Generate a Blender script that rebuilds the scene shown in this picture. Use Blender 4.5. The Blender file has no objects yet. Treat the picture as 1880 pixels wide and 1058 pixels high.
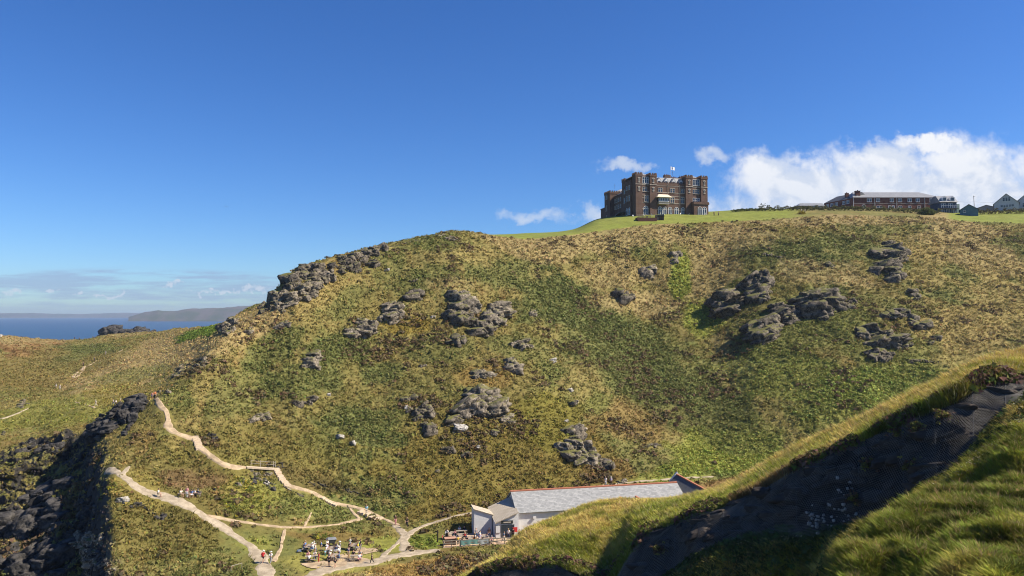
import bpy, bmesh, math, random
import numpy as np
from mathutils import Vector, Matrix
random.seed(7); RNG = np.random.default_rng(7)
S = bpy.context.scene; C = S.collection
# ---------------------------------------------------------------- camera
F = 1358.0; HOR = 578.0; TILT = math.atan((HOR-529)/F); CT, ST = math.cos(TILT), math.sin(TILT); EYE = 60.0
cam = bpy.data.objects.new('camera', bpy.data.cameras.new('camera')); C.objects.link(cam); S.camera = cam
cam.data.sensor_width = 36; cam.data.lens = 36*F/1880; cam.data.clip_end = 60000; cam.data.clip_start = .5
cam.location = (0, 0, EYE); cam.rotation_euler = (math.pi/2+TILT, 0, 0)
# ---------------------------------------------------------------- exposure, sun
S.view_settings.view_transform = 'Standard'; S.view_settings.look = 'None'; S.view_settings.gamma = 1
S.view_settings.exposure = 0.80
S.cycles.filter_width = 1.05
SUN_EL = math.radians(45); SV = Vector((math.cos(SUN_EL), -.14*math.cos(SUN_EL), math.sin(SUN_EL))).normalized()
sun = bpy.data.objects.new('sun', bpy.data.lights.new('sun', 'SUN')); C.objects.link(sun)
sun.data.energy = 5.0; sun.data.angle = math.radians(.5); sun.data.color = (1, .90, .76)
sun.rotation_euler = SV.to_track_quat('Z', 'Y').to_euler(); sun.location = (200, 0, 300)
# ---------------------------------------------------------------- node helpers
class NT:
    def __init__(s, tree): s.t = tree; s.n = tree.nodes; s.l = tree.links
    def new(s, typ, **kw):
        n = s.n.new(typ)
        for k, v in kw.items(): setattr(n, k, v)
        return n
    def put(s, inp, v):
        if v is None: return
        if isinstance(v, bpy.types.NodeSocket): s.l.new(v, inp)
        else: inp.default_value = v
    def m(s, op, a, b=None, c=None, clamp=False):
        n = s.new('ShaderNodeMath', operation=op, use_clamp=clamp)
        for i, v in enumerate((a, b, c)):
            if v is not None: s.put(n.inputs[i], v)
        return n.outputs[0]
    def mix(s, f, a, b, mode='MIX'):
        n = s.new('ShaderNodeMix', data_type='RGBA', blend_type=mode)
        s.put(n.inputs[0], f); s.put(n.inputs[6], a if isinstance(a, bpy.types.NodeSocket) else (*a, 1)[:4]); s.put(n.inputs[7], b if isinstance(b, bpy.types.NodeSocket) else (*b, 1)[:4])
        return n.outputs[2]
    def noise(s, vec, scale, detail=4, rough=.55, dist=0.0, out=0):
        n = s.new('ShaderNodeTexNoise'); s.put(n.inputs['Vector'], vec); n.inputs['Scale'].default_value = scale
        n.inputs['Detail'].default_value = detail; n.inputs['Roughness'].default_value = rough; n.inputs['Distortion'].default_value = dist
        return n.outputs[out]
    def smooth(s, v, a, b):
        n = s.new('ShaderNodeMapRange', interpolation_type='SMOOTHSTEP'); s.put(n.inputs[0], v)
        n.inputs[1].default_value = a; n.inputs[2].default_value = b
        return n.outputs[0]
    def ramp(s, v, stops):
        n = s.new('ShaderNodeValToRGB'); s.put(n.inputs[0], v); e = n.color_ramp.elements
        while len(e) < len(stops): e.new(.5)
        for q, (p, c) in zip(e, stops): q.position = p; q.color = (*c, 1)
        return n.outputs[0]
    def comb(s, x, y, z):
        n = s.new('ShaderNodeCombineXYZ'); s.put(n.inputs[0], x); s.put(n.inputs[1], y); s.put(n.inputs[2], z); return n.outputs[0]
# ---------------------------------------------------------------- sky with clouds
W = bpy.data.worlds.new('World'); S.world = W; W.use_nodes = True; W.node_tree.nodes.clear()
t = NT(W.node_tree)
sky = t.new('ShaderNodeTexSky', sky_type='NISHITA', sun_disc=False, sun_elevation=SUN_EL, sun_rotation=math.radians(98))
sky.air_density = 1.0; sky.dust_density = 0.25; sky.ozone_density = 3.0; sky.altitude = 60
hs = t.new('ShaderNodeHueSaturation'); hs.inputs['Saturation'].default_value = 1.22; hs.inputs['Value'].default_value = 1.0
t.l.new(sky.outputs[0], hs.inputs['Color'])
tc = t.new('ShaderNodeTexCoord'); sp = t.new('ShaderNodeSeparateXYZ'); t.l.new(tc.outputs['Generated'], sp.inputs[0])
X, Y, Z = sp.outputs
yy = t.m('MAXIMUM', Y, .02)
U = t.m('DIVIDE', X, yy); V = t.m('DIVIDE', Z, yy)      # direction of sky, tangent plane
uv = t.comb(U, V, 0.0)
skyc = t.mix(t.smooth(V, .0, .45), (.74, 1.02, 1.46), (.76, .97, 1.40)); skyc = t.mix(1.0, hs.outputs[0], skyc, 'MULTIPLY')
_w1 = t.noise(uv, 26, 4, .6); _w2 = t.noise(t.comb(U, V, 7.0), 30, 4, .6)
UW = t.m('ADD', U, t.m('MULTIPLY', t.m('SUBTRACT', _w1, .5), .09)); VW = t.m('ADD', V, t.m('MULTIPLY', t.m('SUBTRACT', _w2, .5), .05))
def blob(px, py, rx, ry):
    a = t.m('DIVIDE', t.m('SUBTRACT', UW, (px-940)/F), rx/F); b = t.m('DIVIDE', t.m('SUBTRACT', VW, (HOR-py)/F), ry/F)
    return t.m('SUBTRACT', 1.0, t.m('ADD', t.m('MULTIPLY', a, a), t.m('MULTIPLY', b, b)))
n1 = t.noise(uv, 14, 9, .58, .3); n2 = t.noise(t.comb(U, t.m('MULTIPLY', V, 1.0), 3.0), 42, 7, .6, .2)
nn = t.m('ADD', t.m('MULTIPLY', t.m('SUBTRACT', n1, .5), 3.2), t.m('MULTIPLY', t.m('SUBTRACT', n2, .5), 1.1))
big = None
for b_ in ((1760, 350, 360, 92), (1450, 335, 130, 60), (1560, 378, 280, 56), (1640, 285, 90, 36), (1700, 262, 80, 18)):
    q = blob(*b_); big = q if big is None else t.m('MAXIMUM', big, q)
mask = t.smooth(t.m('ADD', big, t.m('MULTIPLY', nn, .8)), -.45, .85)
thin = None
for b_ in ((1310, 284, 46, 18), (1082, 394, 34, 24), (1160, 303, 60, 11), (985, 398, 66, 14)):
    q = blob(*b_); thin = q if thin is None else t.m('MAXIMUM', thin, q)
tm = t.m('MULTIPLY', t.smooth(t.m('ADD', thin, t.m('MULTIPLY', nn, 1.0)), -.5, 1.4), .72)
small = None
for b_ in ((25, 535, 22, 10), (318, 523, 20, 7), (92, 537, 14, 5), (150, 540, 12, 5), (210, 541, 30, 5), (390, 536, 55, 6), (470, 530, 40, 8)):
    q = blob(*b_); small = q if small is None else t.m('MAXIMUM', small, q)
sm = t.m('MULTIPLY', t.smooth(t.m('ADD', small, t.m('MULTIPLY', t.m('SUBTRACT', t.noise(uv, 110, 5, .6), .5), 4.2)), .0, 1.2), .75)
# streaky flat layer low over the sea, left
sn = t.noise(t.comb(t.m('MULTIPLY', U, 1.0), t.m('MULTIPLY', V, 11.0), 1.0), 7, 6, .6)
env = t.m('MULTIPLY', t.m('MULTIPLY', t.smooth(V, .002, .018), t.smooth(t.m('ADD', V, t.m('MULTIPLY', t.m('ABSOLUTE', t.m('ADD', U, .52)), .045)), .068, .060)), t.smooth(U, -.22, -.34))
st = t.m('MULTIPLY', t.m('MULTIPLY', t.smooth(sn, .38, .58), env), .62)
# shading of the cumulus: lighter crowns, greyer bellies
n3 = t.noise(t.comb(t.m('SUBTRACT', U, .012), t.m('SUBTRACT', V, .012), 0.0), 14, 9, .58, .3)
shd = t.smooth(t.m('SUBTRACT', n1, n3), -.10, .06)
low = t.smooth(V, .13, .25)
cc = t.mix(t.m('ADD', t.m('MULTIPLY', shd, .55), t.m('MULTIPLY', low, .45), clamp=True), (6.0, 6.9, 8.6), (9.3, 9.5, 10.0))
col = t.mix(st, skyc, (3.3, 4.3, 6.6))
col = t.mix(tm, col, (7.2, 7.8, 8.8)); col = t.mix(sm, col, (6.6, 7.4, 8.6)); col = t.mix(mask, col, cc)
bg = t.new('ShaderNodeBackground'); bg.inputs[1].default_value = .057; t.l.new(col, bg.inputs[0])
wo = t.new('ShaderNodeOutputWorld'); t.l.new(bg.outputs[0], wo.inputs[0])
# ---------------------------------------------------------------- materials
MATS = {}
def mat(name, col=None, rough=.8, spec=.3, metal=0, var=.0, vscale=1.0, bump=0, bscale=5.0, bdist=.05, attr=None, fn=None, emis=None, coord='Object', col2=None, trans=0):
    if name in MATS: return MATS[name]
    m = bpy.data.materials.new(name); m.use_nodes = True; MATS[name] = m
    k = NT(m.node_tree); p = m.node_tree.nodes['Principled BSDF']
    p.inputs['Roughness'].default_value = rough; p.inputs['Specular IOR Level'].default_value = spec; p.inputs['Metallic'].default_value = metal
    tcn = k.new('ShaderNodeTexCoord'); vec = tcn.outputs['Object' if coord == 'World' else coord]
    if coord == 'World':
        g = k.new('ShaderNodeNewGeometry'); vec = g.outputs['Position']
    if fn: c = fn(k, vec)
    else:
        if attr:
            a = k.new('ShaderNodeAttribute'); a.attribute_name = attr; c = a.outputs['Color']
        else: c = None
        if var:
            nz = k.noise(vec, vscale, 5, .6)
            lo, hi = 1-var, 1+var
            r_ = k.new('ShaderNodeMapRange'); k.l.new(nz, r_.inputs[0]); r_.inputs[1].default_value = .25; r_.inputs[2].default_value = .75; r_.inputs[3].default_value = lo; r_.inputs[4].default_value = hi
            if col2: c = k.mix(k.smooth(nz, .35, .65), col, col2)
            else:
                base = c if c is not None else k.mix(0.0, col, col)
                vm = k.new('ShaderNodeVectorMath', operation='SCALE'); k.l.new(base, vm.inputs[0]); k.l.new(r_.outputs[0], vm.inputs['Scale']); c = vm.outputs[0]
    if c is None: p.inputs['Base Color'].default_value = (*col, 1)
    else: k.l.new(c, p.inputs['Base Color'])
    if bump:
        b = k.new('ShaderNodeBump'); b.inputs['Strength'].default_value = bump; b.inputs['Distance'].default_value = bdist
        k.l.new(k.noise(vec, bscale, 6, .62), b.inputs['Height']); k.l.new(b.outputs[0], p.inputs['Normal'])
    if trans: p.inputs['Transmission Weight'].default_value = trans
    return m
# ---------------------------------------------------------------- object helpers
def tag(o, label=None, cat=None, group=None, kind=None):
    for k_, v in (('label', label), ('category', cat), ('group', group), ('kind', kind)):
        if v: o[k_] = v
    return o
def npmesh(name, verts, faces, m, col=None, smooth=False, parent=None):
    me = bpy.data.meshes.new(name); verts = np.asarray(verts, np.float32); faces = np.asarray(faces, np.int32)
    k = faces.shape[1]; me.vertices.add(len(verts)); me.vertices.foreach_set('co', verts.ravel())
    me.loops.add(faces.size); me.loops.foreach_set('vertex_index', faces.ravel())
    me.polygons.add(len(faces)); me.polygons.foreach_set('loop_start', np.arange(0, faces.size, k, dtype=np.int32))
    if smooth: me.polygons.foreach_set('use_smooth', np.ones(len(faces), bool))
    if col is not None:
        ca = me.color_attributes.new('col', 'FLOAT_COLOR', 'POINT')
        ca.data.foreach_set('color', np.c_[col, np.ones(len(col))].astype(np.float32).ravel())
    me.update(calc_edges=True)
    if m is not None: me.materials.append(m)
    o = bpy.data.objects.new(name, me); C.objects.link(o)
    if parent: o.parent = parent
    return o
def empty(name, loc=(0, 0, 0), rz=0.0, **kw):
    o = bpy.data.objects.new(name, None); C.objects.link(o); o.location = loc; o.rotation_euler.z = rz
    return tag(o, **kw)
class MB:
    def __init__(s): s.v = []; s.f = []
    def add(s, vs, fs):
        n = len(s.v); s.v += [tuple(map(float, q)) for q in vs]; s.f += [tuple(i+n for i in q) for q in fs]; return s
    def box(s, x0, x1, y0, y1, z0, z1):
        return s.add([(x, y, z) for z in (z0, z1) for y in (y0, y1) for x in (x0, x1)],
                     [(0, 2, 3, 1), (4, 5, 7, 6), (0, 1, 5, 4), (2, 6, 7, 3), (0, 4, 6, 2), (1, 3, 7, 5)])
    def prism(s, poly, y0, y1):     # polygon in XZ, extruded along Y
        n = len(poly); return s.add([(x, y0, z) for x, z in poly]+[(x, y1, z) for x, z in poly],
            [tuple(range(n)), tuple(range(2*n-1, n-1, -1))]+[(i, i+n, (i+1) % n+n, (i+1) % n) for i in range(n)])
    def loft(s, a, b):              # two n-gons
        n = len(a); return s.add(list(a)+list(b), [tuple(range(n-1, -1, -1)), tuple(range(n, 2*n))]+[(i, (i+1) % n, (i+1) % n+n, i+n) for i in range(n)])
    def tube(s, p, q, r, r2=None, n=6):
        p = Vector(p); q = Vector(q); d = (q-p).normalized(); a = d.orthogonal().normalized(); b = d.cross(a); r2 = r if r2 is None else r2
        A = [p+(a*math.cos(6.2832*i/n)+b*math.sin(6.2832*i/n))*r for i in range(n)]
        B = [q+(a*math.cos(6.2832*i/n)+b*math.sin(6.2832*i/n))*r2 for i in range(n)]
        return s.loft(A, B)
    def bar(s, p, q, w, h):
        p = Vector(p); q = Vector(q); d = (q-p).normalized(); a = d.cross(Vector((0, 0, 1)))
        a = a.normalized() if a.length > .01 else Vector((1, 0, 0)); b = a.cross(d)
        f = lambda c: [c+a*w/2+b*h/2, c-a*w/2+b*h/2, c-a*w/2-b*h/2, c+a*w/2-b*h/2]
        return s.loft(f(p), f(q))
    def build(s, name, m, parent=None, smooth=False):
        me = bpy.data.meshes.new(name); me.from_pydata(s.v, [], s.f); me.validate(); me.update()
        bm = bmesh.new(); bm.from_mesh(me); bmesh.ops.recalc_face_normals(bm, faces=bm.faces); bm.to_mesh(me); bm.free()
        if smooth: me.polygons.foreach_set('use_smooth', np.ones(len(me.polygons), bool))
        if m is not None: me.materials.append(m)
        o = bpy.data.objects.new(name, me); C.objects.link(o)
        if parent: o.parent = parent
        return o
# ---------------------------------------------------------------- noise in numpy
def _h(ix, iy, iz, s):
    n = (ix.astype(np.int64)*374761393+iy.astype(np.int64)*668265263+iz.astype(np.int64)*2147483647+s*1274126177) & 0xffffffff
    n = ((n ^ (n >> 13))*1274126177) & 0xffffffff
    return ((n ^ (n >> 16)) & 0xffffff)/float(0xffffff)
def vnoise(x, y, s=0):
    ix = np.floor(x); iy = np.floor(y); fx = x-ix; fy = y-iy; ix = ix.astype(np.int64); iy = iy.astype(np.int64); z = np.zeros_like(ix)
    fx = fx*fx*(3-2*fx); fy = fy*fy*(3-2*fy)
    a = _h(ix, iy, z, s); b = _h(ix+1, iy, z, s); c = _h(ix, iy+1, z, s); d = _h(ix+1, iy+1, z, s)
    return (a+(b-a)*fx)*(1-fy)+(c+(d-c)*fx)*fy-.5
def fbm(x, y, oct=4, s=0, g=.5):
    r = 0; a = 1; t_ = 0
    for i in range(oct):
        c_, s_ = math.cos(.7*i), math.sin(.7*i)
        r = r+a*vnoise((x*c_-y*s_)*2**i+17.3*i, (x*s_+y*c_)*2**i+5.1*i, s+i); t_ += a; a *= g
    return r/t_*2
def vnoise3(x, y, z, s=0):
    ix = np.floor(x); iy = np.floor(y); iz = np.floor(z); fx = x-ix; fy = y-iy; fz = z-iz
    ix, iy, iz = (q.astype(np.int64) for q in (ix, iy, iz)); fx, fy, fz = (q*q*(3-2*q) for q in (fx, fy, fz))
    def L(k): 
        a = _h(ix, iy, iz+k, s); b = _h(ix+1, iy, iz+k, s); c = _h(ix, iy+1, iz+k, s); d = _h(ix+1, iy+1, iz+k, s)
        return (a+(b-a)*fx)*(1-fy)+(c+(d-c)*fx)*fy
    a = L(0); b = L(1); return a+(b-a)*fz-.5
def fbm3(x, y, z, oct=4, s=0, g=.5):
    r = 0; a = 1; t_ = 0
    for i in range(oct):
        r = r+a*vnoise3(x*2**i+3.1*i, y*2**i+7.7*i, z*2**i+1.3*i, s+i); t_ += a; a *= g
    return r/t_*2
def worley(x, y, s=0):
    ix = np.floor(x).astype(np.int64); iy = np.floor(y).astype(np.int64); best = np.full(x.shape, 9.0); z = np.zeros_like(ix)
    for dx in (-1, 0, 1):
        for dy in (-1, 0, 1):
            cx = ix+dx; cy = iy+dy
            d = (cx+_h(cx, cy, z, s)-x)**2+(cy+_h(cx, cy, z, s+9)-y)**2
            best = np.minimum(best, d)
    return np.sqrt(best)
def sstep(v, a, b):
    q = np.clip((v-a)/(b-a), 0, 1); return q*q*(3-2*q)
# ---------------------------------------------------------------- pixel <-> world
def den_(py): return CT-(529-py)/F*ST
def A_(px, py): return (px-940)/F/den_(py)                    # x / y
def K_(py): v = (529-py)/F; return (ST+v*CT)/(CT-v*ST)        # (z-eye) / y
def proj(x, y, z):
    zz = z-EYE; w = y*CT+zz*ST; w = np.maximum(w, 1e-3)
    return 940+F*x/w, 529-F*(zz*CT-y*ST)/w
# ---------------------------------------------------------------- polar height fields from guide lines
def pch1(xs, ys, x):
    xs = np.asarray(xs, float); ys = np.asarray(ys, float); x = np.clip(x, xs[0], xs[-1])
    h = np.diff(xs); dl = np.diff(ys)/h; m = np.zeros(len(xs)); m[0] = dl[0]; m[-1] = dl[-1]
    for i in range(1, len(xs)-1):
        if dl[i-1]*dl[i] > 0: m[i] = 2*dl[i-1]*dl[i]/(dl[i-1]+dl[i])
    i = np.clip(np.searchsorted(xs, x, 'right')-1, 0, len(xs)-2); t_ = (x-xs[i])/h[i]
    return (2*t_**3-3*t_**2+1)*ys[i]+(t_**3-2*t_**2+t_)*h[i]*m[i]+(-2*t_**3+3*t_**2)*ys[i+1]+(t_**3-t_**2)*h[i]*m[i+1]
class Field:
    def __init__(s, table):
        s.K = len(table[0][1]); s.c = []
        for k in range(s.K):
            a = []; d = []; z = []
            for px, kn in table:
                q = kn[k]
                if q[0] == 'z': a.append((px-940)/F); z.append(q[1]); d.append(q[2])
                else: a.append(A_(px, q[0])); d.append(q[1]); z.append(K_(q[0])*q[1])
            s.c.append((a, d, z))
    def curves(s, a):
        return np.array([pch1(c[0], c[1], a) for c in s.c]), np.array([pch1(c[0], c[2], a) for c in s.c])
    def base(s, a, d, cur=None):
        D, Z = cur if cur is not None else s.curves(a)
        h = np.diff(D, axis=0); dl = np.diff(Z, axis=0)/h; M = np.zeros_like(D); M[0] = dl[0]; M[-1] = dl[-1]
        p = dl[:-1]*dl[1:]; M[1:-1] = np.where(p > 0, 2*p/np.where(p > 0, dl[:-1]+dl[1:], 1), 0)
        i = np.clip((D <= d).sum(0)-1, 0, s.K-2); j = np.arange(D.shape[1])
        hh = h[i, j]; t_ = np.clip((d-D[i, j])/hh, 0, 1)
        return (2*t_**3-3*t_**2+1)*Z[i, j]+(t_**3-2*t_**2+t_)*hh*M[i, j]+(-2*t_**3+3*t_**2)*Z[i+1, j]+(t_**3-t_**2)*hh*M[i+1, j], i+t_
# ---------------------------------------------------------------- main terrain
def z(h, d): return ('z', h, d)
T = [
(-300, [z(-61,70),(1100,114),(1000,130),(900,147),(860,162),(830,174),(800,190),(745,224),(690,300),(620,400),z(-62,500),z(-64,1000)]),
(0,   [z(-61,70),(1100,112),(1000,128),(900,145),(860,160),(830,172),(800,188),(745,222),(680,300),(618,400),z(-62,500),z(-64,1000)]),
(60,  [z(-61,70),(1100,112),(1000,127),(900,143),(858,158),(822,172),(795,188),(742,222),(680,300),(622,415),z(-62,515),z(-64,1000)]),
(110, [z(-61,70),(1100,111),(985,125),(895,140),(850,154),(806,168),(785,184),(742,218),(678,300),(626,430),z(-62,530),z(-64,1000)]),
(150, [z(-61,70),(1090,109),(975,122),(885,134),(842,146),(796,160),(790,178),(742,212),(676,300),(625,435),z(-62,535),z(-64,1000)]),
(180, [z(-56,70),(1082,101),(905,119),(850,128),(815,137),(775,150),(790,168),(744,208),(672,300),(619,435),z(-62,535),z(-64,1000)]),
(210, [z(-45,70),(1075,97),(868,120),(835,127),(800,135),(757,146),(785,162),(742,206),(668,295),(615,430),z(-62,530),z(-64,1000)]),
(285, [z(-40,70),(1075,98),(888,120),(830,128),(780,136),(733,144),(765,160),(725,205),(658,290),(608,400),z(-62,500),z(-64,1000)]),
(350, [z(-39,70),(1075,98),(910,119),(840,130),(760,141),(680,155),(712,170),(690,205),(640,270),(603,350),z(-62,450),z(-64,1000)]),
(405, [z(-38,70),(1075,99),(932,119),(840,132),(735,148),(622,166),(655,182),(636,210),(615,250),(596,300),z(-62,400),z(-64,1000)]),
(480, [z(-38,70),(1075,99),(950,121),(825,141),(700,161),(570,184),(600,200),(600,222),(580,262),(559,300),z(-62,400),z(-64,1000)]),
(505, [z(-38,70),(1075,99),(952,122),(820,143),(685,164),(536,190),(570,206),(585,230),(578,265),(565,300),z(-62,400),z(-64,1000)]),
(545, [z(-38,70),(1075,99),(955,124),(815,145),(668,167),(494,198),(540,212),(570,236),(575,268),(570,300),z(-62,400),z(-64,1000)]),
(600, [z(-38,70),(1072,99),(958,128),(810,149),(650,174),(476,208),(520,226),(560,250),(575,275),(585,305),z(-62,400),z(-64,1000)]),
(700, [z(-38,70),(1070,99),(962,131),(800,153),(630,184),(451,222),(490,240),(530,262),(560,290),(580,320),z(-62,400),z(-64,1000)]),
(780, [z(-38,70),(1070,100),(955,133),(790,155),(612,188),(434,232),(450,246),(480,262),(500,290),(520,320),z(-62,420),z(-64,1000)]),
(845, [z(-38,70),(1070,101),(935,137),(780,157),(600,192),(424,239),(426,247),(430,258),(434,275),(440,305),z(-30,430),z(-64,1000)]),
(950, [z(-38,70),(1070,102),(925,139),(775,160),(600,203),(438,250),(436,256),(433,270),(431,288),(431,312),z(10,450),z(-64,1000)]),
(1050,[z(-39,70),(1075,103),(905,144),(770,168),(602,216),(431,262),(429,268),(427,280),(424,300),(424,330),z(28,450),z(-40,1000)]),
(1100,[z(-39,70),(1080,104),(896,147),(765,173),(600,224),(424,270),(419,277),(411,289),(405,302),(404,330),z(32,450),z(10,1000)]),
(1150,[z(-39,70),(1080,104),(892,148),(762,178),(596,230),(418,275),(413,283),(404,294),(399,305),(397,332),z(38,450),z(20,1000)]),
(1200,[z(-39,70),(1080,104),(888,149),(762,181),(592,235),(413,281),(409,288),(401,298),(396,306),(393.5,345),z(40,450),z(20,1000)]),
(1300,[z(-39,70),(1080,106),(884,152),(756,184),(585,234),(409,288),(404,294),(398,303),(394,314),(391,345),z(42,450),z(24,1000)]),
(1400,[z(-38,70),(1080,106),(872,156),(738,180),(566,222),(404,292),(400,298),(394,306),(388,318),(385.5,345),z(44,450),z(30,1000)]),
(1500,[z(-37,70),(1080,107),(850,160),(715,180),(552,220),(398,297),(394,303),(390,311),(387,320),(386,345),z(44,450),z(30,1000)]),
(1600,[z(-35,70),(1080,108),(825,163),(692,183),(536,222),(397,300),(393,306),(389,313),(387,322),(386,350),z(45,450),z(30,1000)]),
(1710,[z(-33,70),(1080,108),(800,165),(668,188),(526,226),(399,301),(396,308),(393,318),(391,328),(388,350),z(45,450),z(30,1000)]),
(1780,[z(-32,70),(1080,108),(790,166),(655,190),(522,230),(408,296),(404,304),(399,316),(394,330),(390,352),z(45,450),z(30,1000)]),
(1880,[z(-31,70),(1080,108),(778,167),(645,192),(518,232),(411,292),(406,300),(398,316),(391,334),(386,355),z(46,450),z(30,1000)]),
(2200,[z(-30,70),(1080,108),(760,168),(630,195),(510,235),(413,292),(408,300),(398,316),(388,334),(380,355),z(48,450),z(30,1000)]),
]
TF = Field(T)
NEAR = [
(700, [z(-60,20),z(-52,38),z(-50,50),(1290,72),(1220,77),(1180,85),z(-45,96),z(-50,112)]),
(830, [z(-50,20),z(-46,38),z(-42,50),(1200,69),(1100,77),(1072,84),z(-38,96),z(-46,112)]),
(900, [z(-45,20),z(-40,38),z(-38,50),(1150,68),(1052,75),(1030,83),z(-36,96),z(-44,112)]),
(980, [z(-40,20),z(-34,38),z(-33,50),(1135,66),(1043,72),(968,83),z(-34,98),z(-44,114)]),
(1030,[z(-37,20),z(-31,38),z(-30,50),(1135,64),(1042,69),(950,84),z(-32,99),z(-44,116)]),
(1080,[z(-35,20),z(-29,38),z(-28,49),(1130,62),(1062,66),(928,85),z(-31,100),z(-44,116)]),
(1118,[z(-34,20),z(-28,38),z(-27,48),(1130,60),(1078,64),(921,85),z(-31,99),z(-44,116)]),
(1145,[z(-33,20),z(-27,38),z(-26,48),(1120,59),(1040,64),(919,85),z(-31,99),z(-44,116)]),
(1180,[z(-31,20),z(-25,36),(1170,47),(1085,58),(990,63),(917,84),z(-30,97),z(-43,114)]),
(1240,[z(-28,20),z(-23,35),(1145,46),(1055,56),(962,61),(918,80),z(-27,91),z(-42,108)]),
(1290,[z(-28,20),z(-26,34),z(-26.5,45),(1030,54),(942,59),(910,75),z(-24,85),z(-40,102)]),
(1350,[z(-26,20),z(-24,33),z(-25,44),(998,53),(925,57.5),(893,71),z(-22,81),z(-40,98)]),
(1400,[z(-25,20),z(-21.5,32),z(-23,43),(984,52),(898,56),(864,68),z(-20,78),z(-40,96)]),
(1480,[z(-21,20),z(-16.5,31),z(-19.5,41),(981,49.5),(860,53),(818,64),z(-17,74),z(-40,92)]),
(1560,[z(-13.5,20),(1012,31),(1050,38.5),(970,47.5),(820,51),(778,60),z(-15,70),z(-38,88)]),
(1640,[z(-10.5,20),(955,32.5),(968,38),(940,45.5),(786,49),(738,57),z(-13,68),z(-36,86)]),
(1700,[z(-9.6,20),(926,33.5),(936,38),(905,43.5),(762,47),(710,55.5),z(-12,66),z(-34,84)]),
(1767,[z(-9,20),(900,34.5),(896,38),(861,42.5),(736,46),(682,54),z(-11,65),z(-33,84)]),
(1820,[z(-8.7,20),(880,35.5),(858,39),(800,43),(704,46.5),(661,53.5),z(-10,64),z(-32,84)]),
(1880,[z(-8.5,20),(855,36.5),(815,40),(740,43.5),(702,46.5),(646,53),z(-9,63),z(-31,84)]),
(2000,[z(-8.2,20),(835,38),(785,41),(712,44),(675,47),(618,54),z(-8,63),z(-30,84)]),
(2300,[z(-7.8,20),(810,40),(745,42),(680,45),(640,48),(575,55),z(-7,64),z(-30,84)]),
]
NF = Field(NEAR)
# --- paths: pixel centre line and width in metres
PATHS = {
'main_track': ([(196,861),(215,870),(240,888),(275,905),(320,918),(365,940),(400,962),(435,985),(465,1008),(485,1030),(490,1058),(492,1085)], [1.6,1.8,2.2,2.6,3.0,2.4,2.0,1.8,2.2,2.8,3.2,3.4]),
'track_fork': ([(238,856),(228,866),(222,874)], [1.0,1.0,1.2]),
'gravel_forecourt': ([(560,1062),(600,1048),(660,1037),(720,1022),(770,1014),(808,1010)], [3.2,3.6,3.9,3.6,3.2,2.6]),
'gravel_branch': ([(752,1016),(744,1000),(742,985),(738,972),(722,966)], [3.2,2.6,2.4,2.2,1.4]),
'gravel_loop': ([(700,1024),(716,1010),(730,1000),(738,988)], [1.6,1.0,1.1,1.6]),
'upper_track': ([(748,984),(765,972),(800,960),(840,948),(866,942),(900,936),(960,925),(1040,908),(1110,892),(1160,887),(1210,883),(1260,879),(1310,876)], [1.8,1.4,1.3,1.2,1.1,1.0,1.0,1.0,1.0,.9,.7,.6,.5]),
'grass_path': ([(380,947),(420,956),(480,965),(530,969),(560,969),(600,966),(640,960),(665,954)], [1.2,1.0,.9,1.0,.8,.7,.7,1.2]),
'link_path': ([(524,973),(516,988),(517,1005),(511,1020),(503,1032)], [.7,.8,.7,.9,1.4]),
'steep_path': ([(558,968),(566,955),(572,942)], [.6,.5,.3]),
'spur_path': ([(660,955),(650,944),(642,936)], [1.2,.7,.6]),
'stepped_path': ([(734,967),(715,960),(700,952),(682,944),(660,938),(640,931),(622,929),(606,924),(590,914),(572,904),(552,899),(532,896),(520,884),(512,872),(507,862)], [1.2,1.0,1.0,1.3,1.2,.9,1.2,1.3,1.1,1.0,1.4,1.3,1.1,1.2,1.2]),
'hill_path': ([(452,857),(430,856),(408,850),(392,838),(380,826),(366,824),(362,812),(356,802),(335,798),(318,793),(306,782),(310,768),(304,755),(290,742),(284,733)], [.9,1.3,1.8,1.8,1.6,1.9,1.6,1.5,1.4,1.8,2.2,1.6,1.3,1.0,.8]),
'headland_path': ([(178,748),(165,744),(150,740),(138,738)], [.9,.9,.7,.5]),
'far_path': ([(134,692),(140,684),(152,674),(170,667),(186,660)], [1.6,1.2,1.4,1.2,.8]),
'far_path_loop': ([(134,692),(141,695),(144,686),(156,675)], [1.2,.9,.8,.8]),
'far_path_top': ([(214,648),(226,643)], [1.3,.9]),
'shore_path': ([(-20,772),(10,768),(30,760),(52,750)], [1.4,1.2,.9,.5]),
}
def march(FLD, px, py, hfun, d0, d1, n=520):
    px = np.atleast_1d(np.asarray(px, float)); py = np.atleast_1d(np.asarray(py, float)); a = A_(px, py); k = K_(py); cur = FLD.curves(a)
    out = np.full(len(px), np.nan); prev = None; dp = None
    for d in np.geomspace(d0, d1, n):
        dd = np.full(len(px), d); e = hfun(a*dd, dd, cur)-k*dd
        if prev is not None:
            hit = np.isnan(out) & (e >= 0) & (prev < 0); out[hit] = (dp+(d-dp)*(-prev/(e-prev+1e-12)))[hit]
        prev = e; dp = d
    return a*out, out, k*out
def hbase(x, y, cur=None): return TF.base(x/y, y, cur)[0]
PW = {}
def dense(pts, w, step=6):
    P = []; Wd = []
    for i in range(len(pts)-1):
        n = max(2, int(math.dist(pts[i], pts[i+1])/step))
        for j in range(n):
            f = j/n; P.append((pts[i][0]*(1-f)+pts[i+1][0]*f, pts[i][1]*(1-f)+pts[i+1][1]*f)); Wd.append(w[i]*(1-f)+w[i+1]*f)
    P.append(pts[-1]); Wd.append(w[-1]); return np.array(P), np.array(Wd)
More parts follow.
